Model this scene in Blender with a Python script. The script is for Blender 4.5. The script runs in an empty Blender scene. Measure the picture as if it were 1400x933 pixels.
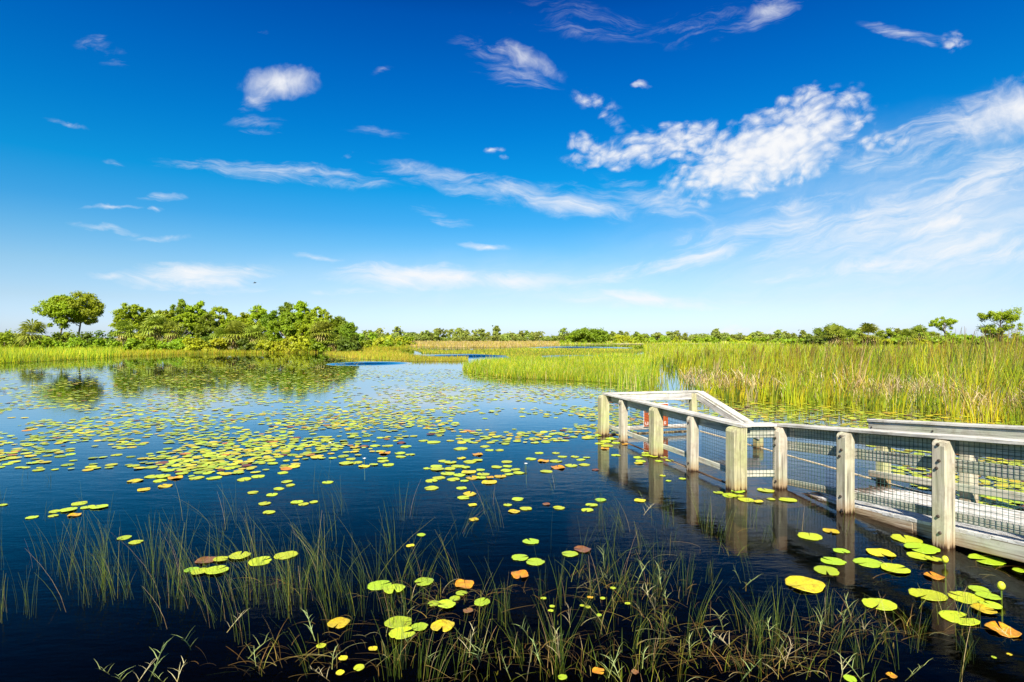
import bpy, bmesh, math, random
import numpy as np
from mathutils import Vector, Matrix
from mathutils.geometry import tessellate_polygon

random.seed(11)
rng = np.random.default_rng(11)
sc = bpy.context.scene
COL = sc.collection
CAMH, F, HOR = 2.1, 778.0, 462.0          # camera height (m), focal length and horizon of the 1400 px wide photo

def ground(px, py, z=0.0):
    """the point at height z that a photo pixel looks at"""
    d = (CAMH - z) * F / (py - HOR)
    return Vector(((px - 700) * d / F, d, z))

def at(px, d, z=0.0):
    return Vector(((px - 700) * d / F, d, z))

# ------------------------------------------------------------------ objects
def tag(o, label=None, cat=None, group=None, kind=None):
    if label: o['label'] = label
    if cat: o['category'] = cat
    if group: o['group'] = group
    if kind: o['kind'] = kind
    return o

def empty(name, loc=(0, 0, 0), rz=0.0):
    o = bpy.data.objects.new(name, None)
    o.empty_display_size = 0.2
    COL.objects.link(o)
    o.location = loc
    o.rotation_euler = (0, 0, rz)
    return o

def link(name, me, mat=None, parent=None):
    o = bpy.data.objects.new(name, me)
    COL.objects.link(o)
    if mat is not None and not me.materials: me.materials.append(mat)
    if parent is not None: o.parent = parent
    return o

def from_bm(name, bm, mat, parent=None, smooth=False):
    me = bpy.data.meshes.new(name)
    bm.normal_update()
    bm.to_mesh(me); bm.free()
    if smooth:
        me.polygons.foreach_set('use_smooth', [True] * len(me.polygons))
    return link(name, me, mat, parent)

def np_mesh(name, verts, faces_n, idx, colors=None, smooth=False):
    """verts (V,3); idx flat loop indices; faces_n verts per face (constant)"""
    me = bpy.data.meshes.new(name)
    V = np.asarray(verts, dtype=np.float32).reshape(-1, 3)
    idx = np.asarray(idx, dtype=np.int32).ravel()
    nf = len(idx) // faces_n
    me.vertices.add(len(V)); me.vertices.foreach_set('co', V.ravel())
    me.loops.add(len(idx)); me.loops.foreach_set('vertex_index', idx)
    me.polygons.add(nf)
    me.polygons.foreach_set('loop_start', np.arange(0, nf * faces_n, faces_n, dtype=np.int32))
    if colors is not None:
        a = me.attributes.new('tint', 'FLOAT_COLOR', 'POINT')
        c = np.ones((len(V), 4), dtype=np.float32); c[:, :3] = colors
        a.data.foreach_set('color', c.ravel())
    me.update(calc_edges=True)
    me.validate()
    if smooth:
        me.polygons.foreach_set('use_smooth', np.ones(nf, dtype=bool))
    return me

# ------------------------------------------------------------------ materials
class NT:
    def __init__(s, tree): s.t = tree
    def n(s, kind, **kw):
        nd = s.t.nodes.new(kind)
        for k, v in kw.items():
            if k.startswith('i_'):
                key = k[2:]
                key = int(key) if key.isdigit() else key.replace('_', ' ')
                nd.inputs[key].default_value = v
            else: setattr(nd, k, v)
        return nd
    def l(s, a, b): s.t.links.new(a, b)
    def math(s, op, a, b=None, c=None, clamp=False):
        nd = s.n('ShaderNodeMath', operation=op); nd.use_clamp = clamp
        for i, v in enumerate((a, b, c)):
            if v is None: continue
            if isinstance(v, (int, float)): nd.inputs[i].default_value = v
            else: s.l(v, nd.inputs[i])
        return nd.outputs[0]
    def ramp(s, fac, stops, interp='LINEAR'):
        nd = s.n('ShaderNodeValToRGB'); nd.color_ramp.interpolation = interp
        cr = nd.color_ramp
        while len(cr.elements) < len(stops): cr.elements.new(0.5)
        for e, (p, c) in zip(cr.elements, stops):
            e.position = p; e.color = (c[0], c[1], c[2], 1) if len(c) == 3 else c
        s.l(fac, nd.inputs[0]); return nd.outputs[0]
    def mix(s, fac, a, b, blend='MIX'):
        nd = s.n('ShaderNodeMix', data_type='RGBA', blend_type=blend)
        for sock, v in ((nd.inputs[0], fac), (nd.inputs[6], a), (nd.inputs[7], b)):
            if isinstance(v, (int, float)): sock.default_value = v
            elif isinstance(v, tuple): sock.default_value = (*v[:3], 1)
            else: s.l(v, sock)
        return nd.outputs[2]
    def noise(s, vec, scale, detail=3, rough=0.55, dist=0.0):
        nd = s.n('ShaderNodeTexNoise')
        nd.inputs['Scale'].default_value = scale; nd.inputs['Detail'].default_value = detail
        nd.inputs['Roughness'].default_value = rough; nd.inputs['Distortion'].default_value = dist
        if vec is not None: s.l(vec, nd.inputs['Vector'])
        return nd.outputs[0]

def new_mat(name):
    m = bpy.data.materials.new(name); m.use_nodes = True
    m.node_tree.nodes.clear()
    return m, NT(m.node_tree)

def leafy(name, base=None, rough=0.55, trans=0.35, use_tint=False, noise_scale=0.5, vary=0.25, gain=1.0, spec=0.3):
    """leaf / blade material: diffuse with light passing through, colour varied by noise and by object"""
    m, t = new_mat(name)
    out = t.n('ShaderNodeOutputMaterial')
    if use_tint:
        a = t.n('ShaderNodeAttribute', attribute_name='tint'); col = a.outputs['Color']
    else:
        rgb = t.n('ShaderNodeRGB'); rgb.outputs[0].default_value = (*base, 1); col = rgb.outputs[0]
    geo = t.n('ShaderNodeNewGeometry')
    nz = t.noise(geo.outputs['Position'], noise_scale, 3)
    info = t.n('ShaderNodeObjectInfo')
    hsv = t.n('ShaderNodeHueSaturation')
    v = t.math('MULTIPLY_ADD', nz, vary * 2, 1.0 - vary)
    v2 = t.math('MULTIPLY_ADD', info.outputs['Random'], 0.3, 0.85)
    t.l(t.math('MULTIPLY', t.math('MULTIPLY', v, v2), gain), hsv.inputs['Value'])
    t.l(t.math('MULTIPLY_ADD', info.outputs['Random'], 0.03, 0.485), hsv.inputs['Hue'])
    t.l(col, hsv.inputs['Color'])
    p = t.n('ShaderNodeBsdfPrincipled')
    p.inputs['Roughness'].default_value = rough
    p.inputs['Specular IOR Level'].default_value = spec
    t.l(hsv.outputs[0], p.inputs['Base Color'])
    tr = t.n('ShaderNodeBsdfTranslucent'); t.l(hsv.outputs[0], tr.inputs[0])
    mx = t.n('ShaderNodeMixShader'); mx.inputs[0].default_value = trans
    t.l(p.outputs[0], mx.inputs[1]); t.l(tr.outputs[0], mx.inputs[2])
    t.l(mx.outputs[0], out.inputs[0])
    return m

def wood(name, axis, base, green, greenish, stain_to=0.17):
    """weathered board: grain along the local axis, algae green patches, tannin stain above the waterline"""
    m, t = new_mat(name)
    out = t.n('ShaderNodeOutputMaterial')
    tc = t.n('ShaderNodeTexCoord')
    mp = t.n('ShaderNodeMapping')
    sc_ = [17.0, 17.0, 17.0]; sc_['xyz'.index(axis)] = 0.9
    mp.inputs['Scale'].default_value = sc_
    info = t.n('ShaderNodeObjectInfo')
    cmb = t.n('ShaderNodeCombineXYZ')
    for i in range(3): t.l(t.math('MULTIPLY', info.outputs['Random'], 37.0), cmb.inputs[i])
    t.l(tc.outputs['Object'], mp.inputs['Vector']); t.l(cmb.outputs[0], mp.inputs['Location'])
    grain = t.noise(mp.outputs[0], 1.6, 6, 0.62, 0.4)
    geo = t.n('ShaderNodeNewGeometry')
    blot = t.noise(geo.outputs['Position'], 3.2, 4, 0.6)
    c = t.ramp(grain, [(0.30, tuple(v * 0.30 for v in base)), (0.45, tuple(v * 0.72 for v in base)), (0.62, tuple(min(1, v * 1.06) for v in base))])
    gm = t.ramp(blot, [(0.42, (0, 0, 0)), (0.62, (1, 1, 1))])
    c = t.mix(t.math('MULTIPLY', gm, greenish), c, green)
    old = t.ramp(t.noise(geo.outputs['Position'], 7.0, 5, 0.7), [(0.5, (0, 0, 0)), (0.72, (1, 1, 1))])
    c = t.mix(t.math('MULTIPLY', old, 0.55), c, (0.22, 0.17, 0.10))
    # knots and long cracks
    mp2 = t.n('ShaderNodeMapping'); s2 = [60.0] * 3; s2['xyz'.index(axis)] = 1.1
    mp2.inputs['Scale'].default_value = s2
    t.l(tc.outputs['Object'], mp2.inputs['Vector']); t.l(cmb.outputs[0], mp2.inputs['Location'])
    cr = t.ramp(t.noise(mp2.outputs[0], 1.0, 2, 0.5), [(0.34, (1, 1, 1)), (0.39, (0, 0, 0))])
    c = t.mix(t.math('MULTIPLY', cr, 0.75), c, (0.12, 0.10, 0.07))
    # stain band
    sep = t.n('ShaderNodeSeparateXYZ'); t.l(geo.outputs['Position'], sep.inputs[0])
    zz = t.math('ADD', sep.outputs['Z'], t.math('MULTIPLY', t.math('SUBTRACT', grain, 0.5), 0.22))
    st = t.math('SUBTRACT', 1.0, t.math('DIVIDE', zz, stain_to), clamp=True)
    c = t.mix(t.math('MULTIPLY', st, 0.75), c, (0.30, 0.155, 0.05))
    wet = t.math('SUBTRACT', 1.0, t.math('DIVIDE', zz, 0.045), clamp=True)
    c = t.mix(wet, c, (0.035, 0.016, 0.007))
    p = t.n('ShaderNodeBsdfPrincipled'); p.inputs['Roughness'].default_value = 0.8
    p.inputs['Specular IOR Level'].default_value = 0.25
    t.l(c, p.inputs['Base Color'])
    b = t.n('ShaderNodeBump'); b.inputs['Strength'].default_value = 0.45; b.inputs['Distance'].default_value = 0.006
    t.l(grain, b.inputs['Height']); t.l(b.outputs[0], p.inputs['Normal'])
    t.l(p.outputs[0], out.inputs[0])
    return m

def plain(name, base, rough=0.7, metallic=0.0, noise_scale=8.0, vary=0.3, bump=0.0, spec=0.3):
    m, t = new_mat(name)
    out = t.n('ShaderNodeOutputMaterial')
    geo = t.n('ShaderNodeNewGeometry')
    nz = t.noise(geo.outputs['Position'], noise_scale, 5, 0.6)
    c = t.ramp(nz, [(0.25, tuple(v * (1 - vary) for v in base)), (0.75, tuple(min(1, v * (1 + vary)) for v in base))])
    p = t.n('ShaderNodeBsdfPrincipled'); p.inputs['Roughness'].default_value = rough; p.inputs['Metallic'].default_value = metallic
    p.inputs['Specular IOR Level'].default_value = spec
    t.l(c, p.inputs['Base Color'])
    if bump:
        b = t.n('ShaderNodeBump'); b.inputs['Strength'].default_value = bump; b.inputs['Distance'].default_value = 0.05
        t.l(nz, b.inputs['Height']); t.l(b.outputs[0], p.inputs['Normal'])
    t.l(p.outputs[0], out.inputs[0])
    return m

def pad_mat(name, base, spot, spot_amt, use_tint=False):
    m, t = new_mat(name)
    out = t.n('ShaderNodeOutputMaterial')
    tc = t.n('ShaderNodeTexCoord'); geo = t.n('ShaderNodeNewGeometry'); info = t.n('ShaderNodeObjectInfo')
    if use_tint:
        a = t.n('ShaderNodeAttribute', attribute_name='tint'); col = a.outputs['Color']
    else:
        rgb = t.n('ShaderNodeRGB'); rgb.outputs[0].default_value = (*base, 1); col = rgb.outputs[0]
        sep = t.n('ShaderNodeSeparateXYZ'); t.l(tc.outputs['Object'], sep.inputs[0])
        ang = t.math('ARCTAN2', sep.outputs['Y'], sep.outputs['X'])
        vein = t.math('POWER', t.math('ABSOLUTE', t.math('COSINE', t.math('MULTIPLY', ang, 8.0))), 22.0)
        col = t.mix(t.math('MULTIPLY', vein, 0.5), col, tuple(min(1, v * 1.45 + 0.05) for v in base))
        big = t.noise(geo.outputs['Position'], 19.0, 4, 0.65)
        sp = t.ramp(big, [(0.60 - 0.24 * spot_amt, (0, 0, 0)), (0.70 - 0.1 * spot_amt, (1, 1, 1))])
        col = t.mix(t.math('MULTIPLY', sp, spot_amt), col, spot)
        mid = t.ramp(t.noise(geo.outputs['Position'], 55.0, 4, 0.7), [(0.5, (0, 0, 0)), (0.66, (1, 1, 1))])
        col = t.mix(t.math('MULTIPLY', mid, 0.9 * spot_amt), col, tuple(v * 0.45 for v in spot))
        fine = t.ramp(t.noise(geo.outputs['Position'], 130.0, 2), [(0.66, (0, 0, 0)), (0.72, (1, 1, 1))])
        col = t.mix(t.math('MULTIPLY', fine, 0.45 * (0.35 + spot_amt)), col, (0.16, 0.09, 0.02))
    hsv = t.n('ShaderNodeHueSaturation')
    t.l(t.math('MULTIPLY_ADD', info.outputs['Random'], 0.035, 0.483), hsv.inputs['Hue'])
    t.l(t.math('MULTIPLY_ADD', info.outputs['Random'], 0.3, 0.85), hsv.inputs['Value'])
    t.l(col, hsv.inputs['Color'])
    p = t.n('ShaderNodeBsdfPrincipled'); p.inputs['Roughness'].default_value = 0.42
    p.inputs['Specular IOR Level'].default_value = 0.4
    t.l(hsv.outputs[0], p.inputs['Base Color'])
    t.l(p.outputs[0], out.inputs[0])
    return m

WOOD = (0.50, 0.47, 0.40)
M = {}
M['post'] = wood('weathered post wood', 'z', (0.57, 0.50, 0.38), (0.38, 0.40, 0.22), 0.4)
M['post_green'] = wood('mossy post wood', 'z', (0.53, 0.48, 0.28), (0.38, 0.40, 0.16), 0.75)
M['board'] = wood('weathered board wood', 'x', (0.55, 0.52, 0.42), (0.40, 0.45, 0.29), 0.5)
M['cap'] = wood('bleached cap wood', 'x', (0.68, 0.645, 0.57), (0.5, 0.5, 0.42), 0.3)
M['deck'] = wood('bleached deck wood', 'y', (0.72, 0.70, 0.65), (0.6, 0.6, 0.52), 0.3, stain_to=0.05)
M['floor'] = wood('submerged floor wood', 'y', (0.34, 0.40, 0.40), (0.30, 0.36, 0.30), 0.5, stain_to=-9)
M['strip'] = plain('cream edge strip', (0.52, 0.42, 0.27), 0.7, 0, 9, 0.3)
M['wire'] = plain('green coated wire', (0.03, 0.075, 0.06), 0.45)
M['bolt'] = plain('rusty bolt steel', (0.09, 0.07, 0.055), 0.55, 0.6)
M['sign'] = plain('sign panel red brown', (0.40, 0.085, 0.02), 0.5, 0, 20, 0.08)
M['sign_white'] = plain('sign white paint', (0.78, 0.76, 0.70), 0.5, 0, 20, 0.05)
M['sign_back'] = plain('sign dark stripe', (0.10, 0.10, 0.09), 0.5, 0, 20, 0.1)
M['bark'] = plain('pine bark', (0.20, 0.15, 0.105), 0.9, 0, 6, 0.4, 0.6)
M['palm_bark'] = plain('palm bark', (0.30, 0.26, 0.20), 0.9, 0, 8, 0.35, 0.6)
M['stump'] = plain('grey stump wood', (0.20, 0.19, 0.16), 0.9, 0, 6, 0.3, 0.5)
M['sand'] = plain('bleached sand', (0.55, 0.47, 0.31), 0.95, 0, 0.6, 0.25)
M['marsh'] = plain('marsh ground', (0.20, 0.19, 0.035), 0.95, 0, 0.45, 0.45)
M['bed'] = plain('peaty pond bed', (0.0006, 0.0006, 0.0005), 1.0, 0, 2.0, 0.4, spec=0.0)
M['feather'] = plain('dark feather', (0.03, 0.028, 0.026), 0.8)
M['petal'] = plain('white petal', (0.8, 0.78, 0.70), 0.5)
M['bud'] = plain('yellow bud', (0.62, 0.62, 0.04), 0.45)
M['pine'] = leafy('pine needles', (0.30, 0.38, 0.008), noise_scale=0.35, vary=0.35)
M['pine_dark'] = leafy('deep pine needles', (0.19, 0.27, 0.010), noise_scale=0.35, vary=0.35)
M['shrub'] = leafy('shrub leaves', (0.25, 0.35, 0.010), noise_scale=0.5, vary=0.35)
M['shrub_yellow'] = leafy('yellow green shrub leaves', (0.38, 0.41, 0.012), noise_scale=0.5, vary=0.35)
M['shrub_dark'] = leafy('dark shrub leaves', (0.12, 0.18, 0.012), noise_scale=0.5, vary=0.35)
M['palm'] = leafy('palm fronds', (0.30, 0.35, 0.03), noise_scale=0.8, vary=0.3, spec=0.5)
M['frond_dead'] = leafy('dead palm fronds', (0.48, 0.36, 0.12), noise_scale=0.8, vary=0.3)
M['far'] = leafy('far tree leaves', (0.30, 0.35, 0.055), noise_scale=0.06, vary=0.35)  # leaf colour lightened and yellowed, distance haze put into the base colour
M['grass'] = leafy('marsh grass blades', use_tint=True, noise_scale=0.25, vary=0.25, trans=0.3)
M['rush'] = leafy('water rush stems', use_tint=True, noise_scale=1.5, vary=0.2, trans=0.15)
M['pad_green'] = pad_mat('green lily pad', (0.33, 0.46, 0.015), (0.40, 0.34, 0.02), 0.15)
M['pad_lime'] = pad_mat('lime lily pad', (0.43, 0.52, 0.015), (0.48, 0.36, 0.02), 0.3)
M['pad_yellow'] = pad_mat('yellow lily pad', (0.62, 0.52, 0.012), (0.36, 0.17, 0.02), 0.5)
M['pad_orange'] = pad_mat('orange lily pad', (0.62, 0.24, 0.012), (0.60, 0.42, 0.02), 0.7)
M['pad_brown'] = pad_mat('red brown lily pad', (0.19, 0.065, 0.025), (0.30, 0.14, 0.04), 0.6)
M['pad_raft'] = pad_mat('raft lily pads', None, None, 0, use_tint=True)

# water: clear film over a dark bed, mirror by Fresnel, fine ripples
def water_mat():
    m, t = new_mat('pond water')
    out = t.n('ShaderNodeOutputMaterial')
    geo = t.n('ShaderNodeNewGeometry')
    mp = t.n('ShaderNodeMapping'); mp.inputs['Scale'].default_value = (1.0, 2.6, 1.0)
    t.l(geo.outputs['Position'], mp.inputs['Vector'])
    n1 = t.noise(mp.outputs[0], 2.2, 3, 0.5)
    n2 = t.noise(mp.outputs[0], 9.0, 3, 0.5)
    h = t.math('ADD', n1, t.math('MULTIPLY', n2, 0.35))
    calm = t.noise(geo.outputs['Position'], 0.12, 2)
    stren = t.math('MULTIPLY_ADD', calm, 0.0045, 0.0008)
    # breezy patches
    sep = t.n('ShaderNodeSeparateXYZ'); t.l(geo.outputs['Position'], sep.inputs[0])
    total = t.math('MULTIPLY', stren, t.math('MINIMUM', 1.0, t.math('DIVIDE', 9.0, t.math('MAXIMUM', sep.outputs['Y'], 1.0)))); tilt = None
    for (px, py, rx, rd, amp) in ((505, 497.3, 62, 4.0, 0.16), (640, 487.5, 85, 9, 0.22), (800, 488, 75, 6, 0.22), (790, 475.5, 70, 14, .2)):
        c = ground(px, py); k = c.y / F
        dx = t.math('DIVIDE', t.math('SUBTRACT', sep.outputs['X'], c.x), rx * k)
        dy = t.math('DIVIDE', t.math('SUBTRACT', sep.outputs['Y'], c.y), rd)
        r2 = t.math('ADD', t.math('MULTIPLY', dx, dx), t.math('MULTIPLY', dy, dy))
        e = t.math('SUBTRACT', 1.0, t.math('ADD', r2, t.math('MULTIPLY', t.math('SUBTRACT', calm, 0.5), 1.0)), clamp=True)
        tilt = e if tilt is None else t.math('MAXIMUM', tilt, e)
    b = t.n('ShaderNodeBump'); b.inputs['Strength'].default_value = 1.0; b.inputs['Distance'].default_value = 1.0
    t.l(t.math('MULTIPLY', h, total), b.inputs['Height'])
    tv = t.n('ShaderNodeCombineXYZ'); t.l(t.math('MULTIPLY', tilt, -0.17), tv.inputs[1])
    va = t.n('ShaderNodeVectorMath', operation='ADD'); t.l(b.outputs[0], va.inputs[0]); t.l(tv.outputs[0], va.inputs[1])
    b = t.n('ShaderNodeVectorMath', operation='NORMALIZE'); t.l(va.outputs[0], b.inputs[0])
    # reflectance of water for p-polarised light (the picture was taken through a polarising filter)
    dt = t.n('ShaderNodeVectorMath', operation='DOT_PRODUCT'); t.l(geo.outputs['Incoming'], dt.inputs[0]); t.l(b.outputs[0], dt.inputs[1])
    ci = t.math('ABSOLUTE', dt.outputs['Value'])
    N_ = 1.333
    ct = t.math('SQRT', t.math('SUBTRACT', 1.0, t.math('MULTIPLY', t.math('SUBTRACT', 1.0, t.math('MULTIPLY', ci, ci)), 1.0 / N_ ** 2)))
    nc = t.math('MULTIPLY', ci, N_)
    rp = t.math('DIVIDE', t.math('SUBTRACT', nc, ct), t.math('ADD', nc, ct))
    refl = t.math('MINIMUM', 0.8, t.math('MULTIPLY_ADD', t.math('POWER', t.math('ABSOLUTE', rp), 2.5), 2.7, 0.004))
    tr = t.n('ShaderNodeBsdfTransparent'); tr.inputs[0].default_value = (0.80, 0.77, 0.66, 1)
    gl = t.n('ShaderNodeBsdfGlossy'); gl.inputs['Roughness'].default_value = 0.025
    gl.inputs['Color'].default_value = (0.90, 0.97, 1.0, 1)
    t.l(b.outputs[0], gl.inputs['Normal'])
    mx = t.n('ShaderNodeMixShader')
    t.l(refl, mx.inputs[0]); t.l(tr.outputs[0], mx.inputs[1]); t.l(gl.outputs[0], mx.inputs[2])
    t.l(mx.outputs[0], out.inputs[0])
    return m
M['water'] = water_mat()

# ------------------------------------------------------------------ camera, sun, sky
cam = bpy.data.cameras.new('camera'); co = bpy.data.objects.new('camera', cam); COL.objects.link(co)
cam.sensor_width = 36.0; cam.lens = 36.0 * F / 1400.0
cam.clip_start = 0.1; cam.clip_end = 9000
cam.shift_y = (HOR - 466.5) / 1400.0
co.location = (0, 0, CAMH); co.rotation_euler = (math.radians(90), 0, 0)
sc.camera = co

SUN_EL = math.radians(43); LX, LY = 0.20, 0.98          # where the light travels to
ln = math.hypot(LX, LY); LX /= ln; LY /= ln
sun = bpy.data.lights.new('sun', 'SUN'); so = bpy.data.objects.new('sun', sun); COL.objects.link(so)
sun.energy = 5.0; sun.angle = math.radians(0.5); sun.color = (1.0, 0.945, 0.84)
trav = Vector((LX * math.cos(SUN_EL), LY * math.cos(SUN_EL), -math.sin(SUN_EL)))
so.rotation_euler = trav.to_track_quat('-Z', 'Y').to_euler()
so.location = (-20, -40, 60)

w = bpy.data.worlds.new('World'); sc.world = w; w.use_nodes = True
w.node_tree.nodes.clear()
t = NT(w.node_tree)
wo = t.n('ShaderNodeOutputWorld'); bg = t.n('ShaderNodeBackground')
t.l(bg.outputs[0], wo.inputs[0])
sky = t.n('ShaderNodeTexSky', sky_type='NISHITA')
sky.sun_disc = False; sky.sun_elevation = SUN_EL
sky.sun_rotation = math.atan2(-LX, -LY)
sky.air_density = 1.0; sky.dust_density = 0.6; sky.ozone_density = 3.0; sky.altitude = 0
tc = t.n('ShaderNodeTexCoord')
sep = t.n('ShaderNodeSeparateXYZ'); t.l(tc.outputs['Generated'], sep.inputs[0])
el = t.math('MAXIMUM', sep.outputs['Z'], 0.0)
# deep polarised blue aloft, pale towards the horizon
tint = t.ramp(el, [(0.0, (.98, 1.16, 1.65)), (0.03, (.84, 1.0, 1.4)), (0.06, (.76, .88, 1.10)), (0.108, (.62, .85, .99)), (0.156, (.36, .80, 1.0)), (0.193, (.17, .74, 1.02)), (0.25, (.02, .72, 1.05)), (0.333, (.004, .60, 1.07)), (0.41, (0, .49, 1.06)), (0.49, (0, .37, .98)), (0.56, (0, .16, .6)), (1.0, (0, .06, .26))])
skyc = t.mix(1.0, sky.outputs[0], tint, 'MULTIPLY')
SKY_GAIN = 1.0
# clouds: position on the tangent plane ahead
yy = t.math('MAXIMUM', sep.outputs['Y'], 0.05)
u = t.math('DIVIDE', sep.outputs['X'], yy); v = t.math('DIVIDE', sep.outputs['Z'], yy)
uv = t.n('ShaderNodeCombineXYZ'); t.l(u, uv.inputs[0]); t.l(v, uv.inputs[1])
def warp(vec, scale, amt, detail=4):
    nd = t.n('ShaderNodeTexNoise'); nd.inputs['Scale'].default_value = scale; nd.inputs['Detail'].default_value = detail
    t.l(vec, nd.inputs['Vector'])
    s1 = t.n('ShaderNodeVectorMath', operation='SUBTRACT'); t.l(nd.outputs['Color'], s1.inputs[0]); s1.inputs[1].default_value = (0.5, 0.5, 0.5)
    s2 = t.n('ShaderNodeVectorMath', operation='SCALE'); t.l(s1.outputs[0], s2.inputs[0]); s2.inputs['Scale'].default_value = amt
    s3 = t.n('ShaderNodeVectorMath', operation='ADD'); t.l(vec, s3.inputs[0]); t.l(s2.outputs[0], s3.inputs[1])
    return s3.outputs[0]
uvw = warp(uv.outputs[0], 9.0, 0.055)
def mask(clouds, vec):
    tot = None
    for (px, py, rx, ry, ang, amp) in clouds:
        mp = t.n('ShaderNodeMapping', vector_type='TEXTURE')
        mp.inputs['Location'].default_value = ((px - 700) / F, (HOR - py) / F, 0)
        mp.inputs['Rotation'].default_value = (0, 0, math.radians(ang))
        mp.inputs['Scale'].default_value = (rx * 1.25 / F, ry * 1.25 / F, 1)
        t.l(vec, mp.inputs['Vector'])
        g = t.n('ShaderNodeTexGradient', gradient_type='SPHERICAL'); t.l(mp.outputs[0], g.inputs[0])
        val = t.math('MULTIPLY', g.outputs['Fac'], amp)
        tot = val if tot is None else t.math('MAXIMUM', tot, val)
    return tot
def stretched(vec, ang, sx, sy, scale, detail=7, rough=0.6, dist=0.0):
    mp = t.n('ShaderNodeMapping'); mp.inputs['Rotation'].default_value = (0, 0, math.radians(-ang))
    mp.inputs['Scale'].default_value = (1, 1, 1)
    t.l(vec, mp.inputs['Vector'])
    m2 = t.n('ShaderNodeMapping'); m2.inputs['Scale'].default_value = (sx, sy, 1); t.l(mp.outputs[0], m2.inputs['Vector'])
    return t.noise(m2.outputs[0], scale, detail, rough, dist)
# wisps falling, wisps rising, smooth puffs, altocumulus
W_DOWN = [(380, 236, 165, 16, -5, .85), (335, 224, 70, 9, -8, .8), (700, 264, 190, 20, -11, .95), (790, 276, 105, 24, -6, 1.0), (900, 282, 95, 30, -22, .7),
          (575, 379, 130, 20, -2, 1.5), (705, 384, 120, 14, 0, 1.2), (275, 378, 110, 20, 0, 1.4), (150, 375, 36, 6, 0, .8), (342, 368, 20, 6, 0, 1.0),
          (432, 351, 40, 5, -5, .9), (670, 339, 42, 6, -8, 1.0), (152, 284, 45, 4, 0, 1.1), (215, 286, 12, 4, 0, .9), (145, 312, 58, 6, -8, .65),
          (220, 270, 42, 7, 0, .6), (230, 325, 66, 5, 0, .5), (140, 68, 46, 17, -22, .45), (360, 47, 16, 9, 0, .3), (680, 72, 70, 22, -15, .5), (700, 105, 70, 22, -20, .4), (735, 118, 40, 9, -10, .5),
          (800, 30, 120, 30, -10, .4), (1235, 44, 60, 9, -12, .8), (1262, 58, 26, 8, -20, .5), (600, 295, 52, 9, -15, .6), (515, 181, 52, 8, -8, .36), (95, 171, 34, 5, -15, .45), (350, 168, 44, 12, -3, .5), (357, 181, 32, 7, -3, .55), (350, 142, 30, 11, 10, .7),
          (890, 411, 160, 13, -2, 1.1), (470, 398, 60, 7, 0, .5), (518, 97, 24, 8, 10, .28), (310, 400, 80, 8, 0, .5), (155, 222, 20, 5, -5, .4)]
W_UP = [(1190, 219, 52, 14, 18, .9), (1230, 288, 230, 30, 17, .85), (1090, 298, 80, 32, 10, .85), (1350, 236, 120, 30, 20, .9), (960, 349, 130, 13, 14, 1.0), (830, 382, 70, 10, 10, .8),
        (1285, 308, 70, 13, 6, .9), (1330, 336, 140, 20, 6, .9), (1200, 364, 115, 15, 4, .9), (1050, 14, 74, 19, 22, .7), (975, 30, 110, 30, 15, .4), (1300, 182, 130, 44, 22, .75), (1120, 272, 60, 5, 8, .7),
        (1150, 210, 60, 20, 15, .5), (1080, 380, 60, 6, 6, .5), (1010, 320, 120, 16, 12, .6), (1380, 352, 60, 12, 4, .8)]
SOFT = [(1065, 203, 115, 44, 21, 1.15), (384, 113, 52, 25, 3, 1.25), (365, 127, 34, 20, 22, .8), (722, 87, 50, 16, -27, .85), (1390, 152, 95, 42, 22, 1.35), (1340, 165, 60, 28, 20, .7), (1010, 237, 110, 30, 12, .75), (875, 118, 13, 6, 15, .6)]
PUFF = [(1045, 208, 145, 52, 22, 1.25), (1010, 238, 105, 34, 12, 1.2), (1105, 172, 85, 44, 24, 1.0), (930, 192, 125, 26, 8, .9), (850, 207, 85, 22, 6, .75), (800, 192, 34, 18, 0, .6), (818, 140, 42, 17, -15, .42), (840, 158, 30, 12, -40, .35),
        (1105, 130, 34, 14, 25, .6), (1165, 135, 32, 12, 0, .45), (875, 118, 14, 7, 15, .55), (676, 208, 13, 8, 20, .42), (695, 220, 12, 7, 0, .36), (473, 206, 13, 6, 0, .4), (1306, 60, 22, 18, 0, .42), (1210, 195, 60, 22, 20, .4), (1000, 452, 45, 10, 0, .6), (1050, 455, 30, 7, 0, .55)]
nd1 = stretched(uvw, -6, 2.6, 13, 2.6, 9, 0.68, 0.9)
nd2 = stretched(uvw, 15, 2.6, 12, 2.6, 9, 0.68, 0.9)
ns = t.noise(uvw, 14, 6, 0.55)
vo = t.n('ShaderNodeTexVoronoi', feature='SMOOTH_F1'); vo.inputs['Scale'].default_value = 42; vo.inputs['Smoothness'].default_value = 0.35
pm = t.n('ShaderNodeMapping'); pm.inputs['Rotation'].default_value = (0, 0, math.radians(-20)); t.l(uvw, pm.inputs['Vector'])
pm2 = t.n('ShaderNodeMapping'); pm2.inputs['Scale'].default_value = (1, 1.7, 1); t.l(pm.outputs[0], pm2.inputs['Vector'])
t.l(warp(pm2.outputs[0], 26, 0.022), vo.inputs['Vector'])
cell = t.math('SUBTRACT', 1.0, t.math('MULTIPLY', vo.outputs['Distance'], 1.15))
fbm = t.noise(pm2.outputs[0], 30, 9, 0.66, 0.3)
cell = t.math('ADD', t.math('MULTIPLY', cell, 0.38), t.math('MULTIPLY', fbm, 0.85))
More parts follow.
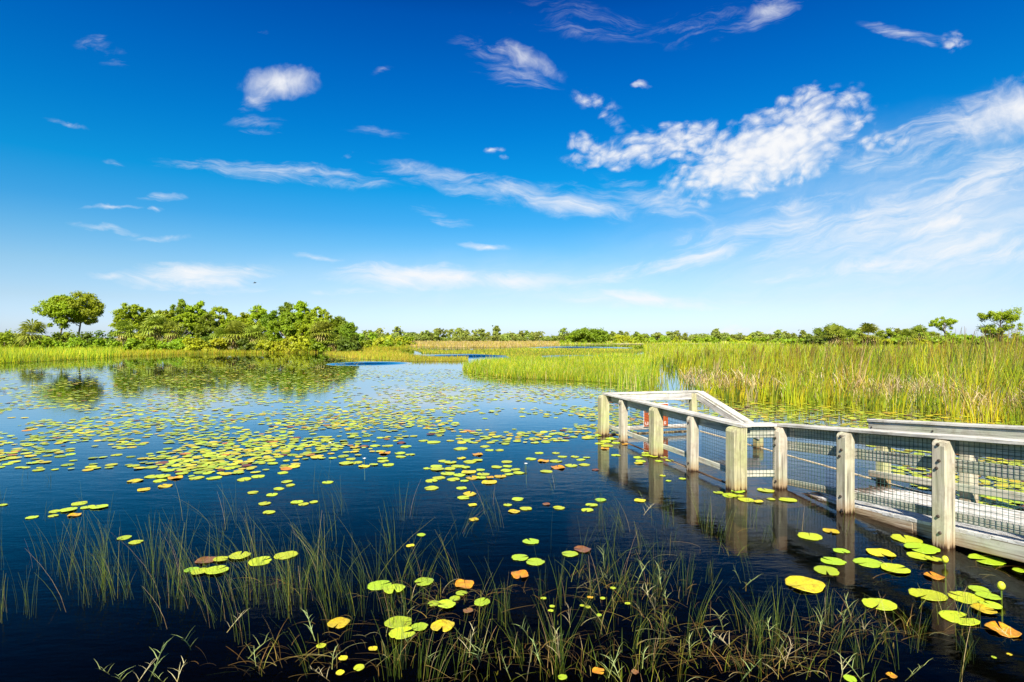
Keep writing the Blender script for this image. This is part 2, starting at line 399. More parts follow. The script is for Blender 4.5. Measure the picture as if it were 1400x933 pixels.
def dens(mk, nz, lo, hi, wn, amount):
    # mask + noise threshold, smooth
    x = t.math('ADD', mk, t.math('MULTIPLY', t.math('SUBTRACT', nz, 0.5), wn))
    x = t.math('MULTIPLY', x, t.math('MULTIPLY', mk, 4.0, clamp=True))
    mr = t.n('ShaderNodeMapRange', interpolation_type='SMOOTHSTEP'); t.l(x, mr.inputs['Value'])
    mr.inputs['From Min'].default_value = lo; mr.inputs['From Max'].default_value = hi
    return t.math('MULTIPLY', mr.outputs[0], amount)
uvw2 = warp(uv.outputs[0], 16.0, 0.03)
uvw3 = warp(warp(uv.outputs[0], 8.0, 0.05), 30.0, 0.025, 6)
nf = t.noise(uvw, 26, 8, 0.6, 0.5)
c1 = dens(mask(W_DOWN, uvw2), nd1, 0.06, 1.7, 2.4, 0.97)
c2 = dens(mask(W_UP, uvw2), nd2, 0.06, 1.6, 2.4, 0.97)
c3 = dens(mask(SOFT, uvw3), nf, 0.04, 1.6, 1.4, 0.98)
c4 = dens(mask(PUFF, uvw3), cell, 0.10, 1.6, 2.4, 0.98)
def screen(a, b):
    return t.math('SUBTRACT', 1.0, t.math('MULTIPLY', t.math('SUBTRACT', 1.0, a), t.math('SUBTRACT', 1.0, b)))
veil = t.math('MULTIPLY', t.math('POWER', mask([(1290, 315, 470, 150, 10, 1.0), (720, 392, 460, 50, 0, .6)], uvw2), 1.5), t.math('MULTIPLY_ADD', nd2, 1.1, 0.05))
cl = screen(screen(screen(c1, c2), screen(c3, c4)), veil)
ahead = t.math('GREATER_THAN', sep.outputs['Y'], 0.06)
cl = t.math('MULTIPLY', t.math('MULTIPLY', cl, ahead), 1.0, clamp=True)
CLOUD = 6.8
final = t.mix(cl, skyc, (CLOUD, CLOUD * 1.01, CLOUD * 1.03))
t.l(final, bg.inputs[0]); bg.inputs[1].default_value = 0.07

sc.view_settings.view_transform = 'Standard'; sc.view_settings.look = 'None'
sc.view_settings.exposure = 1.0; sc.view_settings.gamma = 1.0; sc.view_settings.use_curve_mapping = False
sc.render.engine = 'CYCLES'
sc.cycles.use_denoising = True; sc.cycles.denoising_prefilter = 'ACCURATE'; sc.cycles.denoising_input_passes = 'RGB_ALBEDO_NORMAL'
sc.cycles.max_bounces = 8; sc.cycles.transparent_max_bounces = 12; sc.cycles.diffuse_bounces = 3
sc.cycles.caustics_reflective = False; sc.cycles.caustics_refractive = False
sc.cycles.sample_clamp_indirect = 6.0

# ------------------------------------------------------------------ the setting
def sheet(name, pts, z, mat):
    vs = [Vector((p[0], p[1], 0)) for p in pts]
    tris = tessellate_polygon([vs])
    me = bpy.data.meshes.new(name)
    fc = []
    for i, j, k in tris:
        n = (vs[j] - vs[i]).cross(vs[k] - vs[i]).z
        fc.append((i, j, k) if n > 0 else (i, k, j))
    me.from_pydata([(v.x, v.y, z) for v in vs], [], fc)
    o = link(name, me, mat); o['kind'] = 'structure'; return o

sheet('pond_bed', [(-5000, -60), (5000, -60), (5000, 6000), (-5000, 6000)], -0.9, M['bed'])
sheet('water', [(-5000, -60), (5000, -60), (5000, 6000), (-5000, 6000)], 0.0, M['water'])
def px_sheet(name, pts, z, mat): return sheet(name, [ground(*p).to_tuple()[:2] for p in pts], z, mat)
L1 = [(-400, 505), (0, 497), (60, 494), (120, 491), (165, 487.5), (270, 483.5), (380, 482.5), (490, 481), (500, 478), (540, 474), (560, 471), (500, 468.4), (0, 467.4), (-400, 467.4)]
M1 = [(440, 483.5), (480, 490.5), (560, 494.5), (640, 494), (640, 491.5), (600, 490), (560, 487), (545, 481), (500, 479)]
M2 = [(556, 476), (580, 483.4), (640, 484), (692, 486.5), (700, 491.5), (742, 490.5), (738, 486), (780, 485.3), (850, 485.8), (872, 483), (884, 478.5), (830, 477), (720, 476.8), (620, 480.6), (590, 479.4)]
M3 = [(545, 473.6), (620, 475.6), (720, 474.6), (780, 472.6), (840, 471.9), (900, 471.5), (1400, 471), (1400, 467), (560, 467)]
R1 = [(632, 504), (640, 510), (700, 517), (800, 521), (880, 527), (900, 500), (900, 489), (870, 488), (800, 491.5), (700, 493.5), (660, 497.5)]
px_sheet('marsh_ground', L1, 0.012, M['marsh'])
px_sheet('marsh_ground', M1, 0.008, M['marsh'])
px_sheet('marsh_ground', M2, 0.009, M['marsh'])
px_sheet('marsh_ground', M3, 0.016, M['marsh'])
px_sheet('marsh_ground', R1, 0.006, M['marsh'])
sheet('far_ground', [(-5000, 300), (5000, 300), (5000, 5900), (-5000, 5900)], 0.09, M['marsh'])
px_sheet('sand_bank', [(788, 470.2), (798, 470.9), (812, 470.7), (808, 469.9)], 0.10, M['sand'])
px_sheet('sand_bank', [(834, 470.2), (846, 471.3), (880, 471.0), (884, 470.0), (862, 469.6)], 0.10, M['sand'])
px_sheet('sand_bank', [(925, 470.1), (940, 470.8), (965, 470.5), (950, 469.7)], 0.10, M['sand'])
px_sheet('sand_bank', [(408, 479.5), (420, 480.6), (440, 480.4), (446, 479.2), (425, 478.4)], 0.10, M['sand'])

# ------------------------------------------------------------------ grass and reeds (uncountable)
def blades(name, base, h, wd, lean, yaw, col, seg=3, tipcol=None, mat=None, z0=None, droop=None, taper=0.8, basecol=None):
    n = len(base)
    base = np.asarray(base, float); h = np.asarray(h)[:, None]; wd = np.asarray(wd)[:, None]
    side = np.stack([np.cos(yaw), np.sin(yaw), np.zeros(n)], 1)
    ts = np.linspace(0, 1, seg + 1)
    V = np.zeros((n, seg + 1, 2, 3)); C = np.zeros((n, seg + 1, 2, 3))
    for k, tt in enumerate(ts):
        ctr = base.copy()
        ctr[:, 2:3] += h * tt
        ctr[:, :2] += lean * h * (0.35 * tt + 0.65 * tt * tt)
        if droop is not None: ctr[:, 2] -= droop * h[:, 0] * tt ** 3
        half = wd * 0.5 * (1 - taper * tt ** 1.6)
        V[:, k, 0] = ctr - side * half; V[:, k, 1] = ctr + side * half
        c = col.copy()
        if tipcol is not None:
            a = np.clip((tt - 0.5) / 0.4, 0, 1); c = c * (1 - a) + tipcol * a
        if basecol is not None:
            a = np.clip((0.42 - tt) / 0.42, 0, 1); c = c * (1 - a) + basecol * a
        C[:, k, 0] = c; C[:, k, 1] = c
    per = (seg + 1) * 2
    q = np.array([[2 * k, 2 * k + 1, 2 * k + 3, 2 * k + 2] for k in range(seg)])
    idx = (np.arange(n)[:, None, None] * per + q[None]).ravel()
    me = np_mesh(name, V.reshape(-1, 3), 4, idx, C.reshape(-1, 3))
    return link(name, me, mat)

def pick(cols, probs, n):
    cols = np.array(cols); k = rng.choice(len(cols), n, p=np.array(probs) / sum(probs))
    c = cols[k] * rng.uniform(0.75, 1.25, (n, 1)); return c * rng.uniform(0.93, 1.07, (n, 3))

def in_poly(x, y, poly):
    inside = np.zeros(len(x), bool); j = len(poly) - 1
    for i in range(len(poly)):
        xi, yi = poly[i]; xj, yj = poly[j]
        c = ((yi > y) != (yj > y)) & (x < (xj - xi) * (y - yi) / (yj - yi + 1e-12) + xi)
        inside ^= c; j = i
    return inside

def patch_noise(x, y, s, seed):
    r = np.random.default_rng(seed); v = np.zeros(len(x))
    for k in range(5):
        a = r.uniform(0, 6.28); f = s * r.uniform(0.6, 2.2)
        v += np.sin((x * np.cos(a) + y * np.sin(a)) * f + r.uniform(0, 6.28) + 1.3 * np.sin(x * f * 0.7 + y * f * 0.4))
    return v / 5

GREEN, YELLOW, STRAW, RUST, DEEP = (0.20, 0.31, 0.010), (0.50, 0.46, 0.010), (0.52, 0.40, 0.17), (0.22, 0.10, 0.03), (0.07, 0.14, 0.012)
YG = (0.36, 0.42, 0.010); GOLD = (0.50, 0.38, 0.03)

def scatter_px(poly, n, dmin_bias=1.0):
    """n ground points spread over a photo polygon, weighted so that the picture is covered evenly"""
    P = np.array(poly, float); x0, y0 = P.min(0); x1, y1 = P.max(0)
    out = np.zeros((0, 2))
    while len(out) < n:
        m = n * 3
        px = rng.uniform(x0, x1, m); py = HOR + (y0 - HOR) * ((y1 - HOR) / (y0 - HOR)) ** rng.uniform(0, 1, m)
        k = in_poly(px, py, poly); out = np.concatenate([out, np.stack([px[k], py[k]], 1)])
    out = out[:n]
    d = CAMH * F / (out[:, 1] - HOR)
    return (out[:, 0] - 700) * d / F, d, out[:, 0], out[:, 1]

def field(name, poly, n, hr, wk, cols, probs, label, tip=None, lean=0.2, z=0.02, group=None):
    n = int(n * 2.3); x, y, px, py = scatter_px(poly, n)
    pn = patch_noise(x, y, 0.35, len(name) + n)
    h = rng.uniform(hr[0], hr[1], n) ** 1.0 * (1 + 0.4 * pn) * np.where(rng.uniform(0, 1, n) < 0.05, 1.5, 1.0)
    wd = np.maximum(0.005, 0.42 * wk * y / F) * rng.uniform(0.5, 1.6, n)
    ln_ = np.stack([rng.normal(0.05, lean, n), rng.normal(0, lean, n)], 1)
    yaw = rng.normal(0, 0.7, n)
    c = pick(cols, probs, n) * (1 + 0.35 * pn[:, None])
    o = blades(name, np.stack([x, y, np.full(n, z)], 1), h, wd, ln_, yaw, c, 2, tip, M['grass'])
    tag(o, label, 'marsh grass', None, 'stuff'); return o

def grow(poly, dx=0, dy=0): return [(a + dx, b + dy) for a, b in poly]
field('shore_grass', [(-60, 502), (0, 497.5), (60, 494.5), (120, 491.5), (165, 488), (165, 476), (60, 474), (-60, 474)], 15000, (0.3, 0.85), 1.1, [YG, YELLOW, GOLD, GREEN, DEEP], [4, 2.6, 1.4, 4, 1], 'tall yellow green grass on the bank below the lone pines')
field('shore_grass', [(160, 488), (270, 484.3), (380, 483.3), (490, 482), (560, 476), (560, 472), (495, 478), (380, 479.5), (270, 480), (165, 481)], 8000, (0.15, 0.5), 1.1, [YG, YELLOW, GOLD, GREEN], [3, 2.5, 3, 3], 'low golden grass fringe at the foot of the wooded island')
field('marsh_grass', M1, 5500, (0.1, 0.38), 1.1, [YG, (0.34, 0.28, 0.03), GOLD, GREEN], [2, 3, 4, 2], 'golden marsh grass tongue beside the wooded island')
field('marsh_grass', M2, 8000, (0.08, 0.28), 1.1, [GREEN, (0.30, 0.24, 0.03), GOLD, DEEP, YG], [2, 4, 3, 3, 1.5], 'olive brown marsh grass between the far blue pools')
field('marsh_grass', [(545, 473.6), (620, 475.6), (720, 474.6), (765, 473.6), (765, 467.2), (560, 467.2)], 7000, (0.2, 0.6), 1.2, [(0.62, 0.50, 0.18), GOLD, YG, STRAW], [5, 4, 1.6, 3], 'pale tan marsh grass flat in front of the far treeline')
field('marsh_grass', [(632, 504.5), (640, 511), (700, 518), (800, 522), (880, 528), (900, 512), (900, 489.5), (870, 488.5), (800, 492), (700, 494), (660, 498)], 19000, (0.12, 0.55), 1.15, [YG, YELLOW, GOLD, GREEN, DEEP, STRAW], [3.5, 1.8, 1.5, 5, 1.6, 0.7], 'bright yellow green sedge bed reaching out into open water')
field('marsh_grass', [(765, 472.4), (840, 471.4), (900, 471.2), (1100, 471), (1100, 467.5), (765, 467.5)], 3000, (0.2, 0.8), 1.2, [YG, GREEN, GOLD, (0.62, 0.50, 0.18)], [4, 4, 2, 2], 'green fringe of marsh grass along the sandy far shore')
field('marsh_grass', [(880, 500), (1450, 500), (1450, 476), (880, 474)], 9000, (0.5, 1.0), 1.1, [YG, YELLOW, GREEN, STRAW], [4, 3, 3, 1], 'mid green marsh grass behind the tall cattails')

def reed_front(px): return np.interp(px, [855, 900, 1000, 1100, 1250, 1400, 1500], [527, 540, 545, 552, 566, 583, 596])
def cattails():
    # fans: every plant sends up a handful of leaves from one foot
    m = 1500
    px = rng.uniform(850, 1500, m); dfr = CAMH * F / (reed_front(px) - HOR)
    a = rng.uniform(0, 1, m) ** 1.9; d = dfr + rng.normal(0, 0.45, m) + a * (60 - dfr); x = (px - 700) * d / F
    pn = patch_noise(x, d, 0.9, 5)
    keep = (rng.uniform(0, 1, m) < 0.55 + 0.9 * pn) & ~((px < 980) & (rng.uniform(0, 1, m) < ((980 - px) / 130) ** 0.8))
    px, d, x, pn, dfr = px[keep], d[keep], x[keep], pn[keep], dfr[keep]; m = len(x)
    k = rng.integers(7, 15, m)
    Hc = np.interp(px, [850, 900, 1050, 1250, 1330, 1380, 1500], [0.75, 1.05, 1.6, 1.95, 2.4, 2.6, 2.6]) * rng.uniform(0.6, 1.1, m) * (1 + 0.25 * pn)
    Hc *= 0.42 + 0.58 * np.clip((d - dfr + rng.normal(0, 1.2, m)) / 5.0, 0, 1)
    Cc = pick([GREEN, YG, YELLOW, DEEP, STRAW], [4.5, 5.5, 3.2, 2.0, 0.6], m)
    id_ = np.repeat(np.arange(m), k); n = len(id_)
    dx, dy = rng.normal(0, 0.09, n), rng.normal(0, 0.09, n)
    bx, by = x[id_] + dx, d[id_] + dy
    hh = Hc[id_] * rng.uniform(0.5, 1.05, n)
    wd = np.maximum(0.013, 1.0 * by / F) * rng.uniform(0.6, 1.5, n)
    ln_ = np.stack([dx * 1.1 + rng.normal(0.06, 0.10, n), dy * 1.1 + rng.normal(0, 0.10, n)], 1)
    c = Cc[id_] * rng.uniform(0.8, 1.25, (n, 1)) * 1.1
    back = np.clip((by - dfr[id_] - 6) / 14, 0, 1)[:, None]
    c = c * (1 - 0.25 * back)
    tip = c * 0.9; r = rng.uniform(0, 1, n) < np.interp(px[id_], [860, 1000, 1150], [0.2, 0.4, 0.58])
    tip[r] = np.array((0.20, 0.11, 0.03)) * rng.uniform(0.6, 1.5, (r.sum(), 1))
    basec = c * 0.7 + np.array(GOLD) * 0.3
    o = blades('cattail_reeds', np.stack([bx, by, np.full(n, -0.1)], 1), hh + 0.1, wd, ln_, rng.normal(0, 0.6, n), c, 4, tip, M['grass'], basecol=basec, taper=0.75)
    tag(o, 'tall green cattail reeds with rusty tips beyond the dock', 'reeds', None, 'stuff')
    # thin grass filling the gaps between them
    n = 9000
    px = rng.uniform(855, 1500, n); dfr = CAMH * F / (reed_front(px) - HOR)
    d = dfr + 0.8 + rng.uniform(0, 1, n) ** 1.6 * (62 - dfr); x = (px - 700) * d / F
    pn = patch_noise(x, d, 0.9, 5); keep = (rng.uniform(0, 1, n) < 0.7 + 0.6 * pn) & ~((px < 980) & (rng.uniform(0, 1, n) < ((980 - px) / 130) ** 0.8))
    px, d, x, dfr = px[keep], d[keep], x[keep], dfr[keep]; n = len(x)
    h = np.interp(px, [850, 1050, 1380, 1500], [0.55, 1.15, 1.8, 1.9]) * rng.uniform(0.35, 1.0, n) * (0.4 + 0.6 * np.clip((d - dfr) / 5, 0, 1))
    c = pick([GREEN, YG, YELLOW, DEEP, STRAW], [4, 5, 2.5, 3.5, 1.5], n)
    o = blades('marsh_grass', np.stack([x, d, np.full(n, -0.05)], 1), h, np.maximum(0.006, 0.6 * d / F) * rng.uniform(0.6, 1.5, n), np.stack([rng.normal(0.08, 0.22, n), rng.normal(0, 0.2, n)], 1), rng.normal(0, 0.6, n), c, 3, c * 0.9, M['grass'])
    tag(o, 'thin green marsh grass filling gaps between the cattails', 'marsh grass', None, 'stuff')
    # dead leaves slumped among them
    n = 4600
    px = rng.uniform(930, 1500, n)
    front = np.interp(px, [855, 900, 1000, 1100, 1250, 1400, 1500], [527, 540, 545, 552, 566, 583, 596])
    dfront = CAMH * F / (front - HOR)
    d = dfront + 0.6 + np.abs(rng.normal(0, 4.2, n)); x = (px - 700) * d / F
    pn = patch_noise(x, d, 0.8, 9); keep = pn > rng.normal(0.12, 0.15, n)
    x, d = x[keep], d[keep]; n = len(x)
    th = rng.uniform(0, 6.28, n); ll = rng.uniform(0.2, 1.0, n)
    o = blades('dead_reeds', np.stack([x, d, rng.uniform(0, 0.45, n)], 1), rng.uniform(0.4, 0.95, n), np.maximum(0.012, 0.9 * d / F) * rng.uniform(0.6, 1.3, n),
               np.stack([np.cos(th) * ll, np.sin(th) * ll], 1), rng.normal(0, 0.6, n), pick([STRAW, (0.58, 0.44, 0.26), (0.40, 0.26, 0.10), GOLD], [3, 4, 2, 2], n), 3, None, M['grass'], droop=0.5)
    tag(o, 'pale straw coloured dead leaves slumped among the cattails', 'dead reeds', None, 'stuff')
cattails()

# a taller clump standing alone at the water's edge by the first post
def clump_reeds():
    n = 120
    x0 = ground(874, 532)
    x = rng.normal(x0.x, 0.45, n); y = rng.normal(x0.y + 0.5, 0.7, n)
    o = blades('cattail_reeds', np.stack([x, y, np.full(n, -0.1)], 1), rng.uniform(0.5, 1.2, n), rng.uniform(0.012, 0.024, n),
               rng.normal(0.03, 0.12, (n, 2)), rng.normal(0, 0.6, n), pick([GREEN, DEEP, YG, STRAW], [4, 2, 3, 2], n), 4, None, M['grass'])
    tag(o, 'small dark reed clump alone in water above the outermost dock posts', 'reeds', None, 'stuff')
clump_reeds()

# ------------------------------------------------------------------ trees
def leaf_cloud(centres, radii, per, size, aspect=1.6, up=0.25, jitter=0.55, flat=0.8):
    C = np.repeat(np.asarray(centres, float), per, 0); R = np.repeat(np.asarray(radii, float), per)
    n = len(C)
    d = rng.normal(size=(n, 3)); d /= np.linalg.norm(d, axis=1, keepdims=True)
    rr = R * rng.uniform(0.35, 1.0, n) ** 0.5
    P = C + (d * rr[:, None] * 0.55 + rng.normal(size=(n, 3)) * R[:, None] * 0.38) * np.array([1, 1, flat])
    nrm = d * 1.0 + rng.normal(size=(n, 3)) * jitter + np.array([-0.08, -0.35, up + 0.1])
    nrm /= np.linalg.norm(nrm, axis=1, keepdims=True)
    a = np.cross(nrm, rng.normal(size=(n, 3))); a /= np.linalg.norm(a, axis=1, keepdims=True) + 1e-9
    b = np.cross(nrm, a)
    s = size * rng.uniform(0.6, 1.35, n)[:, None]
    a = a * s * aspect * 0.5; b = b * s * 0.5
    V = np.stack([P - a, P + b * 0.9, P + a, P - b * 0.9], 1)
    return V.reshape(-1, 3), np.arange(n * 4)

def tube(bm, pts, r0, r1, sides=6):
    rings = []
    for i, p in enumerate(pts):
        p = Vector(p); tt = i / (len(pts) - 1); r = r0 + (r1 - r0) * tt
        dr = (Vector(pts[min(i + 1, len(pts) - 1)]) - Vector(pts[max(i - 1, 0)])).normalized()
        a = dr.cross(Vector((0.3, 1, 0.1))).normalized(); b = dr.cross(a)
        rings.append([bm.verts.new(p + a * r * math.cos(6.2832 * k / sides) + b * r * math.sin(6.2832 * k / sides)) for k in range(sides)])
    for i in range(len(rings) - 1):
        for k in range(sides):
            bm.faces.new((rings[i][k], rings[i][(k + 1) % sides], rings[i + 1][(k + 1) % sides], rings[i + 1][k]))
    bm.faces.new(rings[0][::-1]); bm.faces.new(rings[-1])

def ball(bm, r, sx, sy, sz, c=(0, 0, 0), u=8, v=6):
    m = Matrix.Translation(c) @ Matrix.Diagonal((sx, sy, sz, 1))
    bmesh.ops.create_uvsphere(bm, u_segments=u, v_segments=v, radius=r, matrix=m)

def pine(name, px, top, width, d, label, group=None, mat='pine', clumps=46, per=85, bare=0.42, size=0.25, lean=0.0, cat='tree', layered=False, trunk_r=0.16, depth=None):
    """pine or broad tree: width and top in photo pixels, distance d in metres"""
    H = CAMH + (HOR - top) * d / F; R = width * 0.5 * d / F
    root = empty(name, at(px, d, 0.0)); tag(root, label, cat, group)
    z0 = H * bare; r0 = max(0.5, R * 0.2); cz = (H - r0 * 0.55 + z0) / 2; hz = (H - r0 * 0.55 - z0) / 2
    per = int(per * 1.8); size *= 0.7
    clumps = int(clumps * 1.7); cs = []; k = 0
    while len(cs) < clumps and k < 9000:
        k += 1
        p = rng.uniform(-1, 1, 3)
        q = np.linalg.norm(p)
        if q > 1: continue
        if rng.uniform() > 0.25 + 0.75 * q: continue           # more towards the outside
        if p[2] < -0.25 and rng.uniform() < 0.55: continue
        if layered and (int((p[2] + 1) * 2.5) % 2 == 0) and rng.uniform() < 0.85: continue
        x = p * np.array([R - r0 * 0.5, R * 0.85, hz]) * rng.uniform(0.86, 1.06)
        x[0] += lean * (x[2] + hz)
        cs.append(x + np.array([0, 0, cz]))
    cs = np.array(cs)
    rad = rng.uniform(0.5, 1.0, len(cs)) * max(0.5, R * 0.2)
    V, idx = leaf_cloud(cs, rad, per, size)
    link('crown', np_mesh('crown', V, 4, idx), M[mat], root)
    bm = bmesh.new()
    n = 6
    tp = [(lean * H * 0.6 * (i / n) ** 1.5 + 0.12 * math.sin(i * 1.7 + px), 0.1 * math.sin(i * 2.1), -0.15 + (H * 0.9) * i / n) for i in range(n + 1)]
    tube(bm, tp, trunk_r * 1.2, trunk_r * 0.3, 7)
    for i in rng.choice(len(cs), min(len(cs), 16), replace=False):
        c = cs[i]; zb = max(z0 * 0.8, c[2] - 0.5 * math.hypot(c[0], c[1]) - 0.4); tt = min(0.95, (zb + 0.15) / (H * 0.9)) * n
        a0 = Vector(tp[int(tt)]); a1 = Vector(tp[min(n, int(tt) + 1)]); s = a0.lerp(a1, tt - int(tt))
        mid = s.lerp(Vector(c), 0.5) + Vector((0, 0, 0.12))
        tube(bm, [s, mid, Vector(c)], trunk_r * 0.42, 0.025, 5)
    from_bm('trunk', bm, M['bark'], root)
    return root

def shrub(name, px, top, width, d, label, group=None, mat='shrub', clumps=16, per=110, size=0.24, cat='shrub'):
    H = max(0.5, CAMH + (HOR - top) * d / F); R = width * 0.5 * d / F
    root = empty(name, at(px, d, 0.0)); tag(root, label, cat, group)
    cs = []
    while len(cs) < clumps:
        p = rng.uniform(-1, 1, 3); p[2] = abs(p[2])
        if np.linalg.norm(p) > 1: continue
        cs.append(p * np.array([R, R * 0.8, H * 0.82]) + np.array([0, 0, 0.1]))
    rad = rng.uniform(0.6, 1.0, len(cs)) * max(0.4, min(R, H) * 0.34)
    V, idx = leaf_cloud(cs, rad, per, size)
    link('foliage', np_mesh('foliage', V, 4, idx), M[mat], root)
    bm = bmesh.new()
    for c in cs[:7]: tube(bm, [(c[0] * 0.12, c[1] * 0.12, -0.1), (c[0] * 0.5, c[1] * 0.5, c[2] * 0.55), tuple(c)], 0.06, 0.02, 5)
    from_bm('stem', bm, M['bark'], root)
    return root

def fan_mesh(n, r, droop_lo, droop_hi, zc, stalk):
    V = []; Fc = []
    for i in range(n):
        az = rng.uniform(0, 6.283); el_ = math.radians(rng.uniform(droop_lo, droop_hi))
        dr = Vector((math.cos(az) * math.cos(el_), math.sin(az) * math.cos(el_), math.sin(el_)))
        side = dr.cross(Vector((0, 0, 1))).normalized(); nup = side.cross(dr).normalized()
        base = Vector((0, 0, zc)); tip = base + dr * stalk
        b0 = len(V); V += [base - side * 0.02, base + side * 0.02, tip + side * 0.02, tip - side * 0.02]; Fc.append((b0, b0 + 1, b0 + 2, b0 + 3))
        rr = r * rng.uniform(0.8, 1.15); m = 11
        for k in range(m):
            a = math.radians(-115 + 230 * k / (m - 1)); l = rr * (0.72 + 0.28 * math.cos(a * 0.7))
            e = dr * math.cos(a) + side * math.sin(a)
            s2 = e.cross(nup) * 1.3
            p1 = tip + e * l * 0.55 + nup * 0.05; p2 = tip + e * l - Vector((0, 0, l * 0.28))
            b = len(V); V += [tip, p1 + s2 * 0.055 * r, p2, p1 - s2 * 0.055 * r]; Fc.append((b, b + 1, b + 2, b + 3))
    return V, Fc

def palm(px, top, d, label, group=None, r=0.95, trunk=True, n=34, lean=0.0, cat='palm', skirt=True):
    H = CAMH + (HOR - top) * d / F
    root = empty('cabbage_palm' if trunk else 'palmetto', at(px, d, 0.0)); tag(root, label, cat, group)
    zc = max(0.3, H - r * 1.05)
    V, Fc = fan_mesh(n, r, -35, 80, zc, r * 0.75)
    me = bpy.data.meshes.new('crown'); me.from_pydata([tuple(v + Vector((lean * zc, 0, 0))) for v in V], [], Fc); link('crown', me, M['palm'], root)
    if skirt:
        V, Fc = fan_mesh(max(6, n // 3), r * 0.9, -80, -30, zc - 0.1, r * 0.4)
        me = bpy.data.meshes.new('dead_fronds'); me.from_pydata([tuple(v + Vector((lean * zc, 0, 0))) for v in V], [], Fc); link('dead_fronds', me, M['frond_dead'], root)
    bm = bmesh.new()
    tube(bm, [(0, 0, -0.1), (lean * zc * 0.35, 0, zc * 0.5), (lean * zc, 0, zc)], 0.21, 0.17, 8)
    from_bm('trunk', bm, M['palm_bark'], root)
    return root

# the wooded island
D0 = 92.0
pine('pine_tree', 84, 402, 62, D0, 'rounded pine standing apart from the island grove, with the lower crown of the pair', None, 'pine', 50, 110, 0.41)
pine('pine_tree', 109, 398.5, 68, D0 + 1.5, 'rounded pine standing apart from the island grove, with the taller crown of the pair', None, 'pine', 56, 110, 0.40)
isl = [
 (180, 411, 50, 0, 'pine', 'broad pine at the grove edge nearest the lone pine pair'),
 (207, 419, 38, 3, 'pine_dark', 'dark narrow pine just inside the grove edge'),
 (243, 405, 36, 4, 'pine_dark', 'spiky dark pine rising above the middle of the grove'),
 (226, 421, 42, 0, 'pine', None), (269, 409, 34, 4, 'pine', 'slim pine beside the spiky dark pine'),
 (256, 424, 40, -1, 'pine', None), (300, 416, 42, 3, 'pine', None), (283, 428, 36, -1, 'pine_dark', None), (330, 423, 38, 2, 'pine', None), (318, 432, 34, -2, 'pine', None),
 (352, 415, 40, 3, 'pine', None), (372, 421, 36, 2, 'pine_dark', None), (393, 409, 26, 5, 'pine_dark', 'tallest pine of the grove, a dark tuft above its crest'),
 (412, 410, 34, 4, 'pine', None), (432, 414, 40, 3, 'pine', None), (391, 426, 52, -3, 'shrub', 'round bright green tree at the front of the grove'),
 (448, 424, 44, 1, 'pine', None), (430, 432, 46, -2, 'pine', None), (463, 432, 38, 0, 'pine_dark', 'sloping dark pine at the grove end facing open water'), (477, 441, 28, -1, 'pine_dark', 'lowest pine at the grove end facing open water'), (345, 437, 38, -2, 'pine', None), (412, 440, 36, -3, 'pine', None)]
for px, top, wd, dd, mt, lab in isl:
    pine('pine_tree', px, top, wd, D0 - 2 + dd, lab or 'mid height green pine packed inside the island grove', None if lab else 'pines packed inside the island grove', mt, 46, 84, 0.14)
pine('pine_sapling', 163, 434, 16, D0, 'slim pine with one tuft beside the lone pine pair', None, 'pine', 9, 60, 0.6)
for px, top, dd, r, tr, lab in [
   (44, 446, -9, 1.35, False, 'bushy palmetto below the lone pine pair'), (170, 446, -9, 1.0, True, 'short palm with tan skirt at the near end of the grove'),
   (212, 437, -9, 1.25, True, 'cabbage palm with wide fans in front of the grove'), (236, 445, -9, 1.0, True, 'cabbage palm beside bare branches in front of the grove'),
   (322, 446, -9, 1.35, True, 'large palm over dark shade at the grove front'), (347, 450, -9, 0.95, True, 'middle sized palm in front of the round bright tree'),
   (303, 455, -9, 1.05, False, 'tan skirted palmetto at the grove front'), (441, 446, -9, 1.1, True, 'palm with tan skirt near the open water end of the grove'),
   (455, 462, -9, 0.9, False, 'low palmetto at the waterline near the grove end'), (352, 458, -9, 0.85, False, 'low palmetto below the middle sized palm')]:
    palm(px, top - 4, D0 + dd - 2, lab, None, r * 1.15, tr)
for px, top, wd, dd, mt in [(10, 455, 46, -4, 'shrub'), (-25, 457, 50, -4, 'shrub'), (68, 452, 38, -3, 'shrub_dark'), (92, 451, 40, -2, 'shrub'), (118, 450, 44, -3, 'shrub_dark'), (142, 450, 34, -3, 'shrub_dark'), (60, 462, 34, -8, 'shrub'), (105, 463, 50, -8, 'shrub'), (148, 462, 40, -8, 'shrub'),
    (190, 452, 40, -5, 'shrub_yellow'), (214, 459, 36, -8, 'shrub'), (180, 463, 30, -9, 'shrub'), (250, 454, 34, -5, 'shrub'), (262, 461, 36, -9, 'shrub_yellow'), (240, 464, 34, -9, 'shrub'), (285, 456, 36, -6, 'shrub_dark'), (300, 465, 30, -9, 'shrub_yellow'), (336, 464, 30, -9, 'shrub_dark'),
    (372, 457, 36, -6, 'shrub'), (385, 465, 36, -9, 'shrub_yellow'), (404, 462, 38, -8, 'shrub_yellow'), (420, 458, 36, -5, 'shrub_dark'), (437, 463, 30, -8, 'shrub'), (462, 455, 36, -5, 'shrub_dark'), (474, 464, 26, -9, 'shrub_dark'), (486, 461, 20, -8, 'shrub_dark'), (200, 468, 26, -10, 'shrub'), (360, 468, 24, -10, 'shrub_yellow')]:
    gl = {'shrub': 'green', 'shrub_dark': 'dark green', 'shrub_yellow': 'yellow green'}[mt]
    where = 'below the lone pine pair' if px < 160 else 'along the foot of the island grove'
    shrub('shrub', px, top - 3, wd * 1.15, D0 + (dd - 3.5 if dd < -7 else dd), f'{gl} leafy shrub in the thicket {where}', f'{gl} shrubs {where}', mt, 17, 110)
